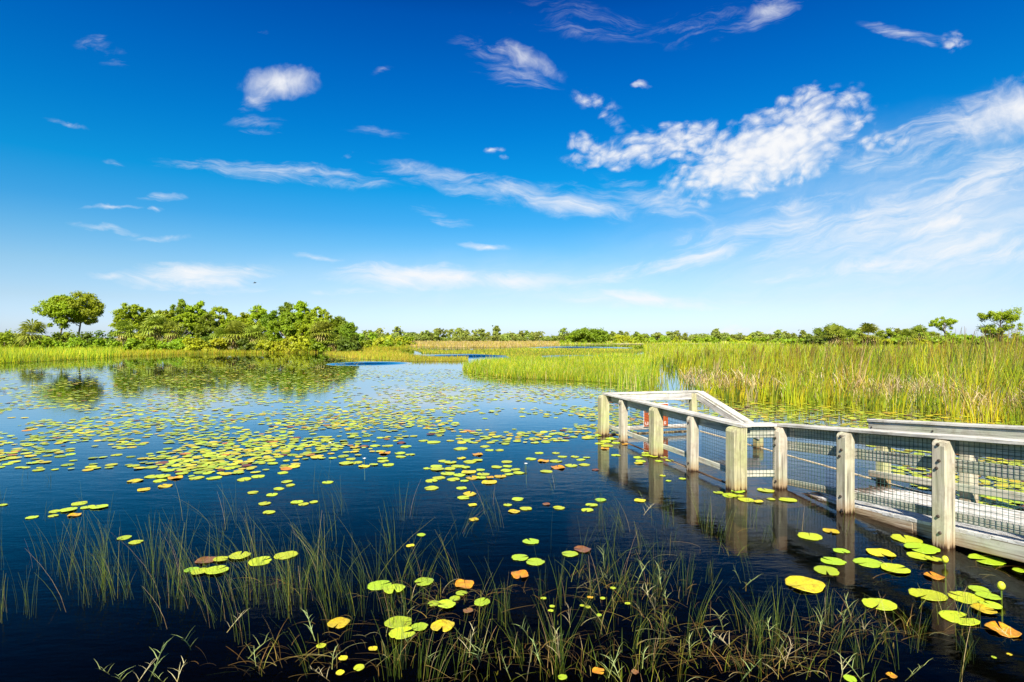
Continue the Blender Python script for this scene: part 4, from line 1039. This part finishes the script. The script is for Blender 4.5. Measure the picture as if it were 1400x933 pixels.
# pads that can be pointed out one by one
NAMED = [
 (463, 853, 32, 'y', 'yellow pad with brown rim beside the big lime trio'), (545, 852, 38, 'g', 'largest green pad at the back of the big trio near the bottom'),
 (573, 858, 25, 'g', 'smaller ragged green pad inside the big trio near the bottom'), (550, 869, 37, 'l', 'big notched pad at the front of the trio near the bottom'),
 (605, 857, 34, 'y', 'yellow green pad beside the big trio, on the dock side'), (519, 801, 33, 'g', 'deeply notched green pad touching a twin behind the big trio'),
 (539, 807, 30, 'l', 'notched lime twin pad behind the big trio'), (580, 796, 28, 'g', 'green pad with grass growing through it behind the big trio'),
 (635, 800, 29, 'o', 'dull orange pad floating alone among dead stems'), (593, 826, 17, 'g', 'small green pad against the veined pad'),
 (610, 828, 27, 'l', 'veined lime pad at the heart of the small green group'), (622, 819, 16, 'g', 'small green pad tucked behind the veined pad'),
 (631, 813, 16, 'g', 'small oval green pad farthest back in the veined group'), (659, 824, 24, 'g', 'green pad alone beside the veined group, on the dock side'),
 (640, 836, 15, 'b', 'little rusty pad sunk below the veined group'), (711, 787, 27, 'o', 'bright orange crinkled pad in open dark water'),
 (726, 741, 23, 'g', 'green pad farthest back of the open water trio'), (711, 763, 25, 'g', 'notched green pad of the open water trio'),
 (732, 769, 26, 'g', 'green pad nearest the bright orange one'), (779, 758, 23, 'g', 'green pad beside a brown sunken pad'),
 (796, 752, 25, 'b', 'brown sunken pad beside a green one'), (282, 767, 27, 'b', 'red brown sunken pad in the row of eight'),
 (302, 766, 20, 'l', 'lime pad against the red brown sunken pad'), (328, 761, 30, 'l', 'wide lime pad behind the red brown sunken pad'),
 (356, 768, 32, 'l', 'wide lime pad on long stems between two other wide pads'), (391, 760, 31, 'l', 'wide lime pad ending the row of eight, on the dock side'),
 (262, 780, 20, 'g', 'small pad ending the row of eight, farthest from the dock'), (273, 783, 22, 'l', 'middle pad overlapping two others in the row of eight'),
 (297, 781, 31, 'l', 'frilled lime pad at the front of the row of eight'), (170, 736, 18, 'g', 'green pad farther from us of a lone pair among rushes'),
 (186, 742, 18, 'l', 'lime pad nearer to us of a lone pair among rushes'), (576, 732, 12, 'g', 'tiny green pad above the tall middle rushes'),
 (561, 747, 12, 'y', 'tiny yellow pad beside the tall middle rushes'), (439, 884, 13, 'l', 'small oval pad just below the yellow brown rimmed pad'),
 (510, 888, 13, 'y', 'small folded yellow pad below the big trio'), (469, 901, 13, 'y', 'tiny yellow pad caught on a pale sprig'),
 (465, 921, 13, 'y', 'tiny yellow pad at the bottom beside pale sprigs'), (491, 914, 16, 'l', 'small lime pad at the bottom beside the folded yellow pad'),
 (769, 927, 14, 'g', 'small green pad cut by the bottom of the picture'), (818, 919, 17, 'o', 'ragged orange pad at the bottom among rushes'),
 (868, 920, 11, 'b', 'little brown pad at the bottom among rushes'), (1100, 800, 53, 'y', 'large yellow double lobed pad in open water near the dock'),
 (1202, 827, 42, 'l', 'large lime pad alone in front of the dead stem mat'), (1268, 814, 44, 'l', 'large lime pad at the reflection of the nearest post'),
 (1320, 818, 43, 'l', 'large lime pad farthest back of the corner cluster'), (1339, 807, 26, 'g', 'middle sized green pad above the corner cluster'),
 (1351, 818, 28, 'g', 'green pad between the large and small pads of the corner cluster'), (1354, 829, 28, 'l', 'lime pad lying half under a yellow one in the corner cluster'),
 (1345, 835, 30, 'y', 'yellow pad on top of the corner cluster'), (1311, 846, 46, 'l', 'large notched lime pad in front of the corner cluster'),
 (1371, 863, 41, 'o', 'large fiery orange pad near the corner of the picture'), (1277, 789, 26, 'o', 'orange curled pad close under the nearest post'),
 (1349, 766, 45, 'g', 'long green pad against the dock side beam'), (1396, 781, 20, 'g', 'green pad cut by the picture edge beneath the side beam'),
 (1239, 738, 38, 'l', 'notched lime pad closest to the dock beside the nearest post'), (1260, 751, 44, 'g', 'widest green pad at the base of the nearest post'),
 (1255, 761, 28, 'l', 'lime pad overlapping another below the nearest post'), (1277, 766, 22, 'l', 'small lime pad touching the nearest post reflection'),
 (1204, 757, 35, 'y', 'yellow green pad midway between the two bolted posts'), (1186, 770, 37, 'g', 'wide green pad beside the second post reflection'),
 (1224, 779, 38, 'l', 'wide lime pad in front of the two bolted posts'), (1139, 768, 32, 'g', 'green pad on the open water side of the second post reflection'),
 (1130, 781, 34, 'g', 'green notched pad in front of the second post reflection'), (1150, 754, 21, 'g', 'small green pad on the second post reflection'),
 (1107, 734, 32, 'l', 'tilted lime pad on the open water side of the second bolted post'), (1136, 727, 22, 'y', 'yellow pad closest to the foot of the second bolted post'),
 (1162, 929, 18, 'g', 'small green pad at the bottom under grass sprigs'), (1219, 925, 14, 'o', 'little orange pad at the bottom below the dead stem mat'),
 (1359, 900, 7, 'g', 'tiny green leaf below the fiery orange pad'), (1380, 896, 7, 'y', 'tiny yellow leaf below the fiery orange pad'),
 (1020, 684, 22, 'l', 'lime pad just below the thick corner post'), (1009, 672, 19, 'g', 'green pad against the thick corner post'),
 (1047, 671, 23, 'l', 'lime pad between the thick corner post and the next post'), (1077, 684, 23, 'l', 'lime pad below the post next to the thick corner post'),
 (998, 678, 22, 'g', 'green pad on the open water side of the thick corner post foot'), (982, 674, 14, 'g', 'small green pad farthest from the thick corner post in its group'),
 (669, 660, 23, 'y', 'wide yellow pad at the front of the midwater cluster'), (642, 676, 20, 'y', 'yellow upper pad of a stacked pair below the midwater cluster'),
 (634, 681, 18, 'l', 'lime lower pad of a stacked pair below the midwater cluster'), (590, 668, 21, 'l', 'two lobed lime pad before the midwater cluster, on the side away from the dock'),
 (747, 645, 17, 'l', 'lime pad under a folded orange one in open water'), (763, 640, 20, 'o', 'folded orange pad drifting in open water'),
 (747, 690, 11, 'b', 'tiny red sunken pad in open water'), (814, 643, 10, 'b', 'curled brown leaf near the outermost post reflection'),
 (875, 685, 16, 'y', 'yellow pad below the platform posts'), (821, 684, 17, 'g', 'green pad between rushes and the dock reflection'),
 (4, 691, 12, 'l', 'lime pad cut by the picture edge among sparse rushes'), (44, 708, 15, 'l', 'lime pad on an arching stem apart from a small group'),
 (102, 705, 17, 'o', 'orange tinged pad in the group of seven small pads'), (240, 654, 20, 'o', 'orange brown pad standing up at the raft front'),
]
for row in NAMED:
    px, py, wpx, ck, lab = row
    pad(px, py, wpx, ck, lab, None)
def batch(rows, label, group):
    for px, py, wpx, ck in rows: pad(px, py, wpx, ck, f'{CN[ck]} {label}', f'{CN[ck]} pads: {group}')
batch([(75, 700, 15, 'l'), (94, 698, 21, 'l'), (73, 706, 13, 'l'), (109, 689, 20, 'l'), (120, 694, 18, 'l'), (136, 694, 22, 'l')], 'pad in the group of seven small pads among sparse rushes', 'group of seven')
batch([(185, 658, 20, 'y'), (197, 670, 17, 'y'), (209, 652, 20, 'l'), (223, 652, 20, 'l'), (219, 658, 18, 'l'), (226, 665, 20, 'y'), (269, 654, 20, 'l'), (293, 654, 20, 'l'), (334, 656, 20, 'l'), (353, 652, 18, 'l')], 'pad along the front edge of the great lily raft', 'front of the raft')
batch([(387, 647, 15, 'l'), (392, 659, 16, 'l'), (397, 664, 13, 'l'), (381, 669, 15, 'l'), (346, 674, 15, 'l'), (372, 677, 16, 'l'), (362, 689, 17, 'l'), (368, 701, 17, 'l'), (406, 687, 17, 'l'), (429, 687, 12, 'l'), (448, 660, 15, 'l'), (415, 690, 14, 'l')], 'pad strayed from the raft towards the tall rushes', 'strays by the rushes')
batch([(646, 691, 13, 'y'), (648, 711, 14, 'y'), (708, 683, 17, 'l'), (694, 691, 12, 'l'), (703, 700, 17, 'y'), (719, 696, 18, 'l'), (764, 695, 17, 'l'), (803, 698, 17, 'l'), (809, 691, 17, 'l'), (631, 668, 15, 'l')], 'pad scattered in dark water between cluster and dock', 'scattered in midwater')
batch([(743, 819, 8, 'l'), (755, 830, 8, 'l'), (753, 836, 8, 'l'), (796, 829, 7, 'l'), (804, 831, 8, 'l'), (819, 842, 8, 'l'), (824, 819, 8, 'l'), (838, 805, 8, 'l'), (858, 826, 8, 'l'), (807, 818, 8, 'o')], 'tiny floating leaf among the foreground rushes', 'tiny leaves')
batch([(1037, 687, 13, 'y'), (1054, 683, 12, 'l'), (1000, 679, 12, 'l'), (1012, 680, 11, 'l'), (906, 651, 9, 'l'), (914, 658, 8, 'l'), (933, 655, 10, 'l')], 'small pad drifting close below the platform rail', 'below the platform rail')
batch([(590, 658, 18, 'l'), (600, 654, 18, 'l'), (620, 656, 18, 'l'), (635, 658, 12, 'l'), (584, 641, 11, 'l'), (597, 638, 17, 'l'), (598, 642, 20, 'l'), (606, 631, 14, 'l'), (616, 633, 18, 'l'), (615, 642, 17, 'l'), (612, 648, 20, 'l'), (626, 638, 19, 'l'), (628, 650, 18, 'l'), (637, 640, 13, 'l'), (641, 646, 22, 'y'), (642, 632, 20, 'l'), (653, 630, 14, 'l'), (657, 643, 13, 'l'), (661, 649, 18, 'l'), (646, 654, 20, 'y'), (658, 654, 14, 'l'), (684, 652, 17, 'y'), (670, 654, 11, 'o'), (679, 639, 16, 'l'), (694, 638, 14, 'l'), (692, 644, 16, 'l'), (705, 643, 13, 'l'), (709, 647, 17, 'l'), (696, 649, 13, 'l'), (693, 632, 16, 'l'), (631, 627, 13, 'y'), (653, 622, 16, 'o'), (630, 614, 20, 'l'), (663, 611, 14, 'l'), (669, 616, 12, 'l'), (683, 616, 13, 'l')], 'pad in the midwater cluster', 'midwater cluster')
batch([(531, 636, 17, 'l'), (498, 638, 17, 'y'), (511, 636, 12, 'l'), (524, 631, 16, 'l'), (547, 620, 16, 'l'), (548, 625, 15, 'l'), (561, 622, 13, 'l'), (526, 620, 17, 'o'), (523, 627, 14, 'l'), (555, 611, 16, 'l'), (549, 606, 13, 'b'), (530, 610, 15, 'l'), (513, 610, 15, 'l'), (498, 611, 13, 'b'), (485, 612, 15, 'y'), (593, 605, 20, 'l'), (579, 603, 14, 'l'), (488, 633, 16, 'l'), (480, 628, 14, 'l'), (474, 634, 20, 'l')], 'pad between the great raft and the midwater cluster', 'between raft and cluster')
batch([(781, 637, 18, 'l'), (799, 636, 16, 'l'), (743, 631, 16, 'o'), (760, 631, 18, 'l'), (726, 628, 16, 'l'), (769, 625, 13, 'l'), (786, 625, 12, 'l'), (794, 629, 13, 'l'), (802, 626, 10, 'l'), (737, 620, 13, 'l'), (760, 620, 12, 'l')], 'pad adrift in open water before the outermost dock post', 'open water before the outermost post')
batch([(842, 623, 13, 'l'), (872, 626, 13, 'l'), (876, 631, 15, 'l'), (873, 634, 13, 'y'), (884, 623, 14, 'l'), (883, 620, 12, 'l'), (894, 625, 12, 'l'), (901, 631, 11, 'l'), (908, 626, 10, 'l'), (915, 630, 12, 'l'), (854, 608, 10, 'o'), (830, 610, 18, 'l'), (828, 604, 16, 'l'), (827, 614, 13, 'o'), (836, 600, 18, 'l'), (820, 607, 14, 'l'), (842, 606, 13, 'l')], 'pad at the feet of the outer platform posts', 'feet of the outer posts')

# the raft: nearest pads one by one, the rest as one mass
def raft_points():
    pts = []
    n = 60000
    px = rng.uniform(-60, 900, n); py = HOR + (490 - HOR) * ((668 - HOR) / (490 - HOR)) ** rng.uniform(0, 1, n)
    front = rng.normal(0, 1, n) * 0 - np.abs(rng.normal(0, 9, n)) + 6 + np.interp(px, [-60, 0, 60, 100, 180, 260, 330, 420, 480, 560, 640, 720, 800, 870, 900], [632, 636, 640, 640, 636, 648, 646, 634, 622, 604, 602, 604, 598, 590, 560])
    back = np.interp(px, [-60, 100, 165, 300, 490, 500, 640, 700, 900], [503, 494, 490, 486, 484.5, 500, 506, 520, 530])
    d = CAMH * F / (py - HOR); x = (px - 700) * d / F
    pn = patch_noise(x, d, 0.9, 21) * 0.6 + patch_noise(x, d, 2.6, 22) * 0.4
    dens_ = np.interp(py, [490, 505, 540, 585, 610, 650], [0.92, 0.86, 0.74, 0.70, 0.82, 0.85])
    left = np.interp(px, [0, 60, 150, 230, 420, 560, 900], [0.6, 0.6, 0.85, 1.0, 1.0, 0.9, 0.95])
    island = ((px < 490) & (py < 545)) * 0.15
    k = (py < front) & (py > back) & (rng.uniform(-0.75, 1.0, n) < (dens_ * left + island) * 0.9 + pn * 1.35 - 0.92)
    return x[k], d[k], py[k], px[k]
x, y, py, px = raft_points()
def side_points():
    n = 14000
    px = rng.uniform(870, 1500, n); py = rng.uniform(525, 700, n)
    front = np.interp(px, [870, 1000, 1100, 1180, 1230, 1300, 1500], [556, 572, 588, 600, 655, 690, 720])
    back = np.interp(px, [855, 900, 1000, 1100, 1250, 1400, 1500], [522, 534, 538, 545, 556, 572, 585])
    k = (py < front) & (py > back)
    d = CAMH * F / (py - HOR); x = (px - 700) * d / F
    # keep clear of the dock
    rel = np.stack([x - P['P6'].x, d - P['P6'].y], 1); nn = rel @ np.array([Nw.x, Nw.y])
    k &= nn > 1.85
    pn = patch_noise(x, d, 1.6, 31)
    k &= rng.uniform(-0.6, 1, n) < 0.55 + 0.8 * pn
    return x[k], d[k], py[k], px[k]
x2, y2, py2, px2 = side_points()
X = np.concatenate([x, x2]); Y = np.concatenate([y, y2]); PX = np.concatenate([px, px2])
R = np.where(rng.uniform(0, 1, len(X)) < 0.2, rng.uniform(0.04, 0.065, len(X)), rng.uniform(0.058, 0.1, len(X)))
# drop those that would sit on top of one another
order = np.argsort(Y); grid = {}; keep = []
for (qx, qy, qr) in placed: grid.setdefault((int(qx / 0.3), int(qy / 0.3)), []).append((qx, qy, qr))
for i in order:
    cx_, cy_ = int(X[i] / 0.3), int(Y[i] / 0.3); ok = True
    slack = 0.72 if Y[i] < 30 else 0.85
    for a in (-1, 0, 1):
        for b in (-1, 0, 1):
            for (qx, qy, qr) in grid.get((cx_ + a, cy_ + b), ()):
                if (qx - X[i]) ** 2 + (qy - Y[i]) ** 2 < ((qr + R[i]) * slack) ** 2: ok = False; break
            if not ok: break
        if not ok: break
    if ok: grid.setdefault((cx_, cy_), []).append((X[i], Y[i], R[i])); keep.append(i)
keep = np.array(keep)
single = keep[:max(0, 296 - len(placed))]; mass = keep[len(single):]
print('pads', len(placed), len(single), len(mass))
for i in single:
    ppx = PX[i]; ppy = HOR + CAMH * F / Y[i]
    ck = random.choices('glyob', (30, 45, 18, 5, 2))[0]
    lab = 'pad floating in the great raft of lily pads' if ppx < 600 else ('pad floating beyond the outermost dock post' if ppx < 900 else 'pad floating behind the dock ramp')
    pad(ppx, ppy, R[i] * 2 * F / Y[i], ck, f'{CN[ck]} {lab}', f'{CN[ck]} pads: {lab}')
def mass_pads(ids, name, label):
    n = len(ids); m = 11; phi = rng.uniform(0, 6.28, n)
    a = np.linspace(0.12, 6.28 - 0.12, m)
    ang = phi[:, None] + a[None]
    rr = R[ids][:, None] * (1 + 0.06 * np.sin(2 * ang + rng.uniform(0, 6, (n, 1))))
    tx, ty = rng.normal(0, 0.03, (n, 1)), rng.normal(0.006, 0.03, (n, 1))
    lx, ly = rr * np.cos(ang), rr * np.sin(ang) * 0.97
    V = np.zeros((n, m + 1, 3))
    V[:, 0] = np.stack([X[ids] + np.cos(phi) * R[ids] * 0.12, Y[ids] + np.sin(phi) * R[ids] * 0.12, np.full(n, 0.011)], 1)
    V[:, 1:, 0] = X[ids][:, None] + lx; V[:, 1:, 1] = Y[ids][:, None] + ly; V[:, 1:, 2] = 0.007 + rng.uniform(0, 0.006, (n, 1)) + lx * tx + ly * ty
    V[:, :, 2] = np.maximum(V[:, :, 2], 0.004)
    tri = np.array([[0, k + 1, k + 2] for k in range(m - 1)])
    idx = (np.arange(n)[:, None, None] * (m + 1) + tri[None]).ravel()
    c = pick([(0.34, 0.45, 0.02), (0.46, 0.52, 0.02), (0.60, 0.50, 0.02), (0.50, 0.22, 0.02), (0.16, 0.06, 0.03)], [30, 40, 18, 2.0, 2.0], n)
    o = link(name, np_mesh(name, V.reshape(-1, 3), 3, idx, np.repeat(c, m + 1, 0)), M['pad_raft'])
    tag(o, label, 'lily pads', None, 'stuff')
side = PX[mass] > 880
mass_pads(mass[~side], 'lily_pad_raft', 'great raft of yellow green lily pads spread over the open pond')
mass_pads(mass[side], 'lily_pad_raft', 'dense yellow lily pads between dock and cattails')

# flowers and buds
def bloom(px, py, label, white=True, h=0.05):
    p = ground(px, py); root = empty('lily_flower' if white else 'lily_bud', (p.x, p.y, 0)); tag(root, label, 'flower')
    bm = bmesh.new()
    if white:
        for k in range(12):
            a = k * 0.5236; l = 0.045 if k % 2 else 0.036; e = 0.9 if k % 2 else 1.2
            d_ = Vector((math.cos(a), math.sin(a), e)).normalized(); s_2 = Vector((-math.sin(a), math.cos(a), 0)) * 0.011
            o0 = Vector((0, 0, h)); pts = [o0, o0 + d_ * l * 0.55 + s_2, o0 + d_ * l, o0 + d_ * l * 0.55 - s_2]
            bm.faces.new([bm.verts.new(q) for q in pts])
        from_bm('petals', bm, M['petal'], root)
    else:
        ball(bm, 0.028, 1, 1, 1.25, (0, 0, h)); from_bm('bud_head', bm, M['bud'], root, True)
    b2 = bmesh.new(); tube(b2, [(0.01, 0, -0.3), (0, 0, h)], 0.006, 0.005, 5); from_bm('stalk', b2, M['rush_solid'], root)
M['rush_solid'] = plain('green stalk', (0.12, 0.18, 0.02), 0.6)
bloom(719, 641, 'white lily flower bud standing between midwater cluster and dock', True, 0.06)
bloom(498, 632, 'white lily flower at the raft end', True, 0.04)
bloom(451, 612, 'white lily flower standing over the raft', True, 0.07)
bloom(738, 549, 'tiny white lily flower far out on the water', True, 0.06)
bloom(1292, 774, 'yellow spatterdock bud in front of the nearest post', False, 0.06)
bloom(1369, 818, 'pale yellow bud on a long stalk above the corner cluster', False, 0.10)

# ------------------------------------------------------------------ foreground rushes and dead stems (uncountable)
def rushes():
    B = []; Hh = []; Wd = []; Le = []; Ya = []; Cc = []
    P_ = [(70, 778, 45, 60, 110, -.25), (130, 800, 45, 60, 110, -.25), (185, 805, 45, 70, 110, -.22), (240, 800, 50, 70, 100, -.2), (300, 812, 50, 80, 110, -.22), (360, 822, 45, 90, 105, -.15), (420, 812, 40, 80, 110, -.1), (470, 806, 45, 90, 110, -.1), (25, 830, 40, 34, 90, -.2), (20, 715, 30, 14, 50, -.1),
          (130, 745, 60, 26, 70, -.25), (520, 800, 40, 80, 110, -.08), (560, 850, 40, 60, 105, .0), (600, 805, 45, 50, 90, -.1), (645, 850, 45, 40, 80, .1), (540, 905, 60, 40, 80, .0), (620, 900, 60, 40, 80, .05), (760, 885, 26, 60, 105, -.1), (790, 830, 40, 44, 80, .05),
          (835, 800, 45, 70, 90, .05), (885, 800, 40, 70, 90, .08), (860, 868, 60, 44, 80, .1), (930, 712, 50, 46, 65, .0), (1000, 722, 40, 34, 70, .0), (1040, 706, 30, 26, 60, .05), (1098, 706, 22, 14, 75, .15), (1050, 880, 45, 50, 90, .05), (1140, 850, 70, 90, 70, .05),
          (1185, 868, 60, 40, 60, .1), (1230, 925, 60, 24, 60, .0), (1245, 830, 40, 18, 60, .1), (960, 868, 55, 44, 70, .0), (930, 915, 60, 34, 60, .0), (1380, 850, 30, 30, 70, .1), (1330, 890, 40, 18, 80, .0), (1000, 790, 36, 16, 60, .1), (1070, 838, 40, 22, 70, .15), (700, 720, 110, 40, 70, -.12), (600, 700, 70, 34, 70, -.2),
          (430, 740, 70, 40, 70, -.2), (330, 745, 60, 36, 80, -.25), (820, 720, 50, 26, 60, -.05), (60, 640, 60, 18, 45, -.1), (650, 640, 90, 16, 45, -.1), (290, 700, 90, 22, 60, -.3), (520, 700, 50, 24, 70, -.2), (200, 760, 120, 60, 90, -.25), (400, 780, 90, 50, 90, -.2), (15, 640, 25, 14, 35, .05), (1000, 700, 120, 20, 60, .0)]
    for (px, py, sx, n, hp, le) in P_:
        # stems come in tufts
        nt = max(2, n // 7); tx = rng.normal(px, sx, nt); ty = py + rng.normal(0, 16, nt); tl = le * 1.2 + rng.normal(0, 0.22, nt); th_ = rng.uniform(0.5, 1.15, nt); tp_ = rng.uniform(0.15, 1, nt); tp_ /= tp_.sum(); tpick = rng.choice(nt, int(n * 0.85) + 1, p=tp_)
        for i in range(int(n * 0.85)):
            k = tpick[i]
            qx = tx[k] + rng.normal(0, 5); qy = max(600, ty[k] + rng.normal(0, 3.5)); p = ground(qx, qy)
            h = th_[k] * hp * rng.uniform(0.2, 0.9) * p.y / F * 1.02
            B.append((p.x, p.y, -0.10)); Hh.append(h + 0.10)
            Wd.append(rng.uniform(0.0018, 0.0032)); Le.append((tl[k] + rng.normal(0, 0.15), rng.normal(0.05, 0.15))); Ya.append(rng.normal(0, 0.7))
    n = len(B); c = pick([(0.07, 0.13, 0.012), (0.13, 0.19, 0.014), (0.27, 0.28, 0.025), (0.42, 0.33, 0.14), (0.03, 0.065, 0.012)], [5, 3.2, 1.3, 0.9, 6], n) * 0.85
    o = blades('water_rushes', np.array(B), np.array(Hh), np.array(Wd), np.array(Le), np.array(Ya), c, 4, c * 1.15, M['rush'], taper=0.7)
    tag(o, 'thin green rushes standing in the dark shallow water', 'rushes', None, 'stuff')
rushes()

def dead_mat():
    B = []; Hh = []; Le = []; Wd = []; Cc = []
    for (px, py, sx, sy, n) in [(880, 800, 60, 18, 90), (1170, 865, 75, 12, 150), (1010, 905, 60, 16, 110), (650, 812, 55, 9, 70), (410, 905, 80, 12, 90), (600, 835, 40, 10, 50), (560, 820, 60, 14, 50), (380, 800, 60, 6, 26), (840, 880, 90, 20, 90), (1240, 790, 60, 10, 36), (1360, 780, 40, 8, 24), (970, 740, 40, 8, 16), (480, 880, 60, 20, 60), (620, 890, 70, 20, 60), (740, 900, 60, 15, 30), (930, 870, 60, 14, 60), (1100, 900, 70, 14, 50), (870, 830, 60, 18, 60)]:
        for i in range(int(n * 0.55)):
            p = ground(px + rng.normal(0, sx), min(935, py + rng.normal(0, sy))); a = rng.normal(0.0, 0.7) + (math.pi if rng.uniform() < .5 else 0)
            L = rng.uniform(0.06, 0.3); rise = rng.uniform(0.02, 0.14)
            B.append((p.x, p.y, rng.uniform(-0.03, 0.01))); Hh.append(rise); Le.append((math.cos(a) * L / rise, math.sin(a) * L / rise)); Wd.append(rng.uniform(0.002, 0.0055))
    n = len(B); c = pick([(0.16, 0.08, 0.015), (0.28, 0.17, 0.04), (0.09, 0.045, 0.012), (0.40, 0.34, 0.15)], [4, 2.2, 4, 0.9], n)
    o = blades('dead_stems', np.array(B), np.array(Hh), np.array(Wd), np.array(Le), rng.normal(1.57, 0.6, n), c, 5, None, M['rush'], taper=0.5, droop=rng.uniform(0.2, 1.1, n))
    tag(o, 'tangled brown dead stems floating at the water surface', 'dead stems', None, 'stuff')
dead_mat()

def tangle():
    B = []; Hh = []; Le = []; Wd = []
    for (px, py, sx, sy, n) in [(875, 790, 50, 22, 190), (850, 870, 60, 24, 150), (1165, 855, 65, 16, 230), (1010, 895, 55, 16, 120), (560, 815, 60, 18, 110), (640, 890, 70, 22, 130), (900, 840, 40, 22, 110), (770, 890, 30, 22, 90), (1050, 890, 45, 16, 90), (930, 910, 60, 14, 80), (500, 890, 60, 22, 60), (400, 905, 70, 14, 60), (1250, 800, 60, 14, 40), (1100, 905, 60, 14, 60), (700, 915, 60, 12, 60), (830, 920, 60, 10, 60)]:
        nt = max(3, n // 16); tx = rng.normal(px, sx, nt); ty = rng.normal(py, sy, nt)
        for i in range(int(n * 0.36)):
            k = int(rng.integers(0, nt)); p = ground(tx[k] + rng.normal(0, 9), min(945, max(700, ty[k] + rng.normal(0, 4)))); a = rng.uniform(0, 6.283); m = abs(rng.normal(0, 0.9))
            B.append((p.x, p.y, -0.05)); Hh.append(rng.uniform(0.04, 0.19)); Le.append((math.cos(a) * m, math.sin(a) * m)); Wd.append(rng.uniform(0.002, 0.0052))
    n = len(B); c = pick([(0.32, 0.33, 0.025), (0.18, 0.24, 0.014), (0.48, 0.38, 0.16), (0.30, 0.18, 0.05), (0.08, 0.13, 0.012)], [3, 4, 2, 2.6, 3], n) * 0.85
    o = blades('shallow_grass', np.array(B), np.array(Hh), np.array(Wd), np.array(Le), rng.normal(0, 0.9, n), c, 4, None, M['rush'], taper=0.8, droop=np.where(rng.uniform(0, 1, n) < 0.35, rng.uniform(0.3, 1.0, n), 0.05))
    tag(o, 'short tangled yellow green and straw grass in the shallows', 'grass', None, 'stuff')
tangle()

# leafy grass sprigs: a bent stem with stiff side leaves, each a thing
def sprig_mesh(seed, n, L):
    r = random.Random(seed); V = []; Fc = []
    def strip(pts, w0):
        b = len(V)
        for i, p in enumerate(pts):
            tt = i / (len(pts) - 1); w_ = w0 * (1 - 0.85 * tt ** 1.5); V.append((p[0] - w_, p[1], p[2])); V.append((p[0] + w_, p[1] + w_ * 0.4, p[2]))
        for i in range(len(pts) - 1): Fc.append((b + 2 * i, b + 2 * i + 1, b + 2 * i + 3, b + 2 * i + 2))
    ang = r.uniform(-0.6, 0.6)
    spine = [(math.sin(ang) * L * k / 6 + 0.03 * k / 6 * k / 6, 0.02 * k, L * 0.85 * k / 6 - 0.06 - 0.03 * (k / 6) ** 3) for k in range(7)]
    strip(spine, 0.0035)
    for k in range(n):
        tt = 0.25 + 0.75 * k / n; i = int(tt * 6); p = spine[min(6, i)]
        sd = 1 if k % 2 else -1; l = r.uniform(0.07, 0.17)
        e = (sd * r.uniform(0.15, 0.75), r.uniform(-0.4, 0.4), r.uniform(0.4, 1.0))
        strip([p, (p[0] + e[0] * l * 0.5, p[1] + e[1] * l * 0.5, p[2] + e[2] * l * 0.55), (p[0] + e[0] * l, p[1] + e[1] * l, p[2] + e[2] * l * 0.85)], 0.0032)
    me = bpy.data.meshes.new('grass_sprig'); me.from_pydata(V, [], Fc); return me
M['sprig'] = leafy('pale sprig leaves', (0.30, 0.36, 0.12), noise_scale=2.0, vary=0.2, trans=0.2)
M['sprig_straw'] = leafy('straw sprig leaves', (0.50, 0.42, 0.22), noise_scale=2.0, vary=0.2, trans=0.2)
SPR = [sprig_mesh(k, 4 + k % 4, 0.20 + 0.05 * (k % 4)) for k in range(7)]
for i, me in enumerate(SPR): me.materials.append(M['sprig'] if i not in (2, 5) else M['sprig_straw'])
spots = [(150, 915), (165, 925), (185, 930), (205, 918), (225, 925), (240, 930), (262, 880), (340, 890), (350, 905), (310, 858), (430, 868), (455, 905), (640, 890), (655, 900), (665, 885), (700, 920), (720, 925), (740, 905), (755, 880), (765, 895), (720, 862), (830, 915), (850, 925), (895, 835), (905, 800), (912, 820), (890, 815), (870, 790), (1012, 790), (1016, 798), (1000, 880), (1060, 890), (1055, 865), (1075, 905), (990, 855), (1105, 885), (1118, 860), (1130, 845), (1150, 850), (1165, 835), (1180, 860), (1120, 870), (1200, 880), (1238, 920), (1385, 870), (970, 880), (945, 890), (1150, 920), (1180, 925), (560, 875), (590, 900), (450, 925), (1010, 925), (880, 905), (780, 850), (825, 770), (835, 790), (905, 790), (880, 700), (885, 690)]
for i, (px, py) in enumerate(spots):
    p = ground(px, py); o = bpy.data.objects.new('grass_sprig', SPR[i % 7]); COL.objects.link(o)
    o.location = (p.x, p.y, 0); o.rotation_euler = (random.uniform(-.2, .2), random.uniform(-.2, .2), random.uniform(-0.8, 0.8) + (math.pi if random.random() < .5 else 0)); s = random.uniform(0.5, 0.95); o.scale = (s, s, s)
    straw = i % 7 in (2, 5)
    where = 'by the bottom below the tall rushes' if px < 480 else ('among rushes and dead stems in the shallows' if px < 960 else 'around the dead stem mat near the dock')
    tag(o, f'{"straw coloured" if straw else "pale green"} leafy grass sprig {where}', 'grass sprig', f'{"straw" if straw else "green"} sprigs {where}')

# ------------------------------------------------------------------ a bird far off
bd = empty('bird', at(348.5, 70, CAMH + (HOR - 387) * 70 / F)); tag(bd, 'small dark bird flying above the wooded island', 'bird')
bm = bmesh.new()
ball(bm, 0.06, 2.3, 0.9, 0.8); ball(bm, 0.04, 1.2, 0.9, 0.9, (-0.16, 0, 0.015), 8, 6)
for sgn in (-1, 1):
    vs = [bm.verts.new(q) for q in ((-0.05, sgn * 0.03, 0.02), (0.07, sgn * 0.03, 0.02), (0.06, sgn * 0.2, 0.10), (0.10, sgn * 0.36, 0.06), (-0.02, sgn * 0.2, 0.11))]
    bm.faces.new(vs if sgn > 0 else vs[::-1])
vs = [bm.verts.new(q) for q in ((0.1, -0.02, 0), (0.24, -0.05, 0.01), (0.24, 0.05, 0.01), (0.1, 0.02, 0))]; bm.faces.new(vs)
from_bm('body', bm, M['feather'], bd, True); bd.rotation_euler = (0.2, -0.2, 0.7)
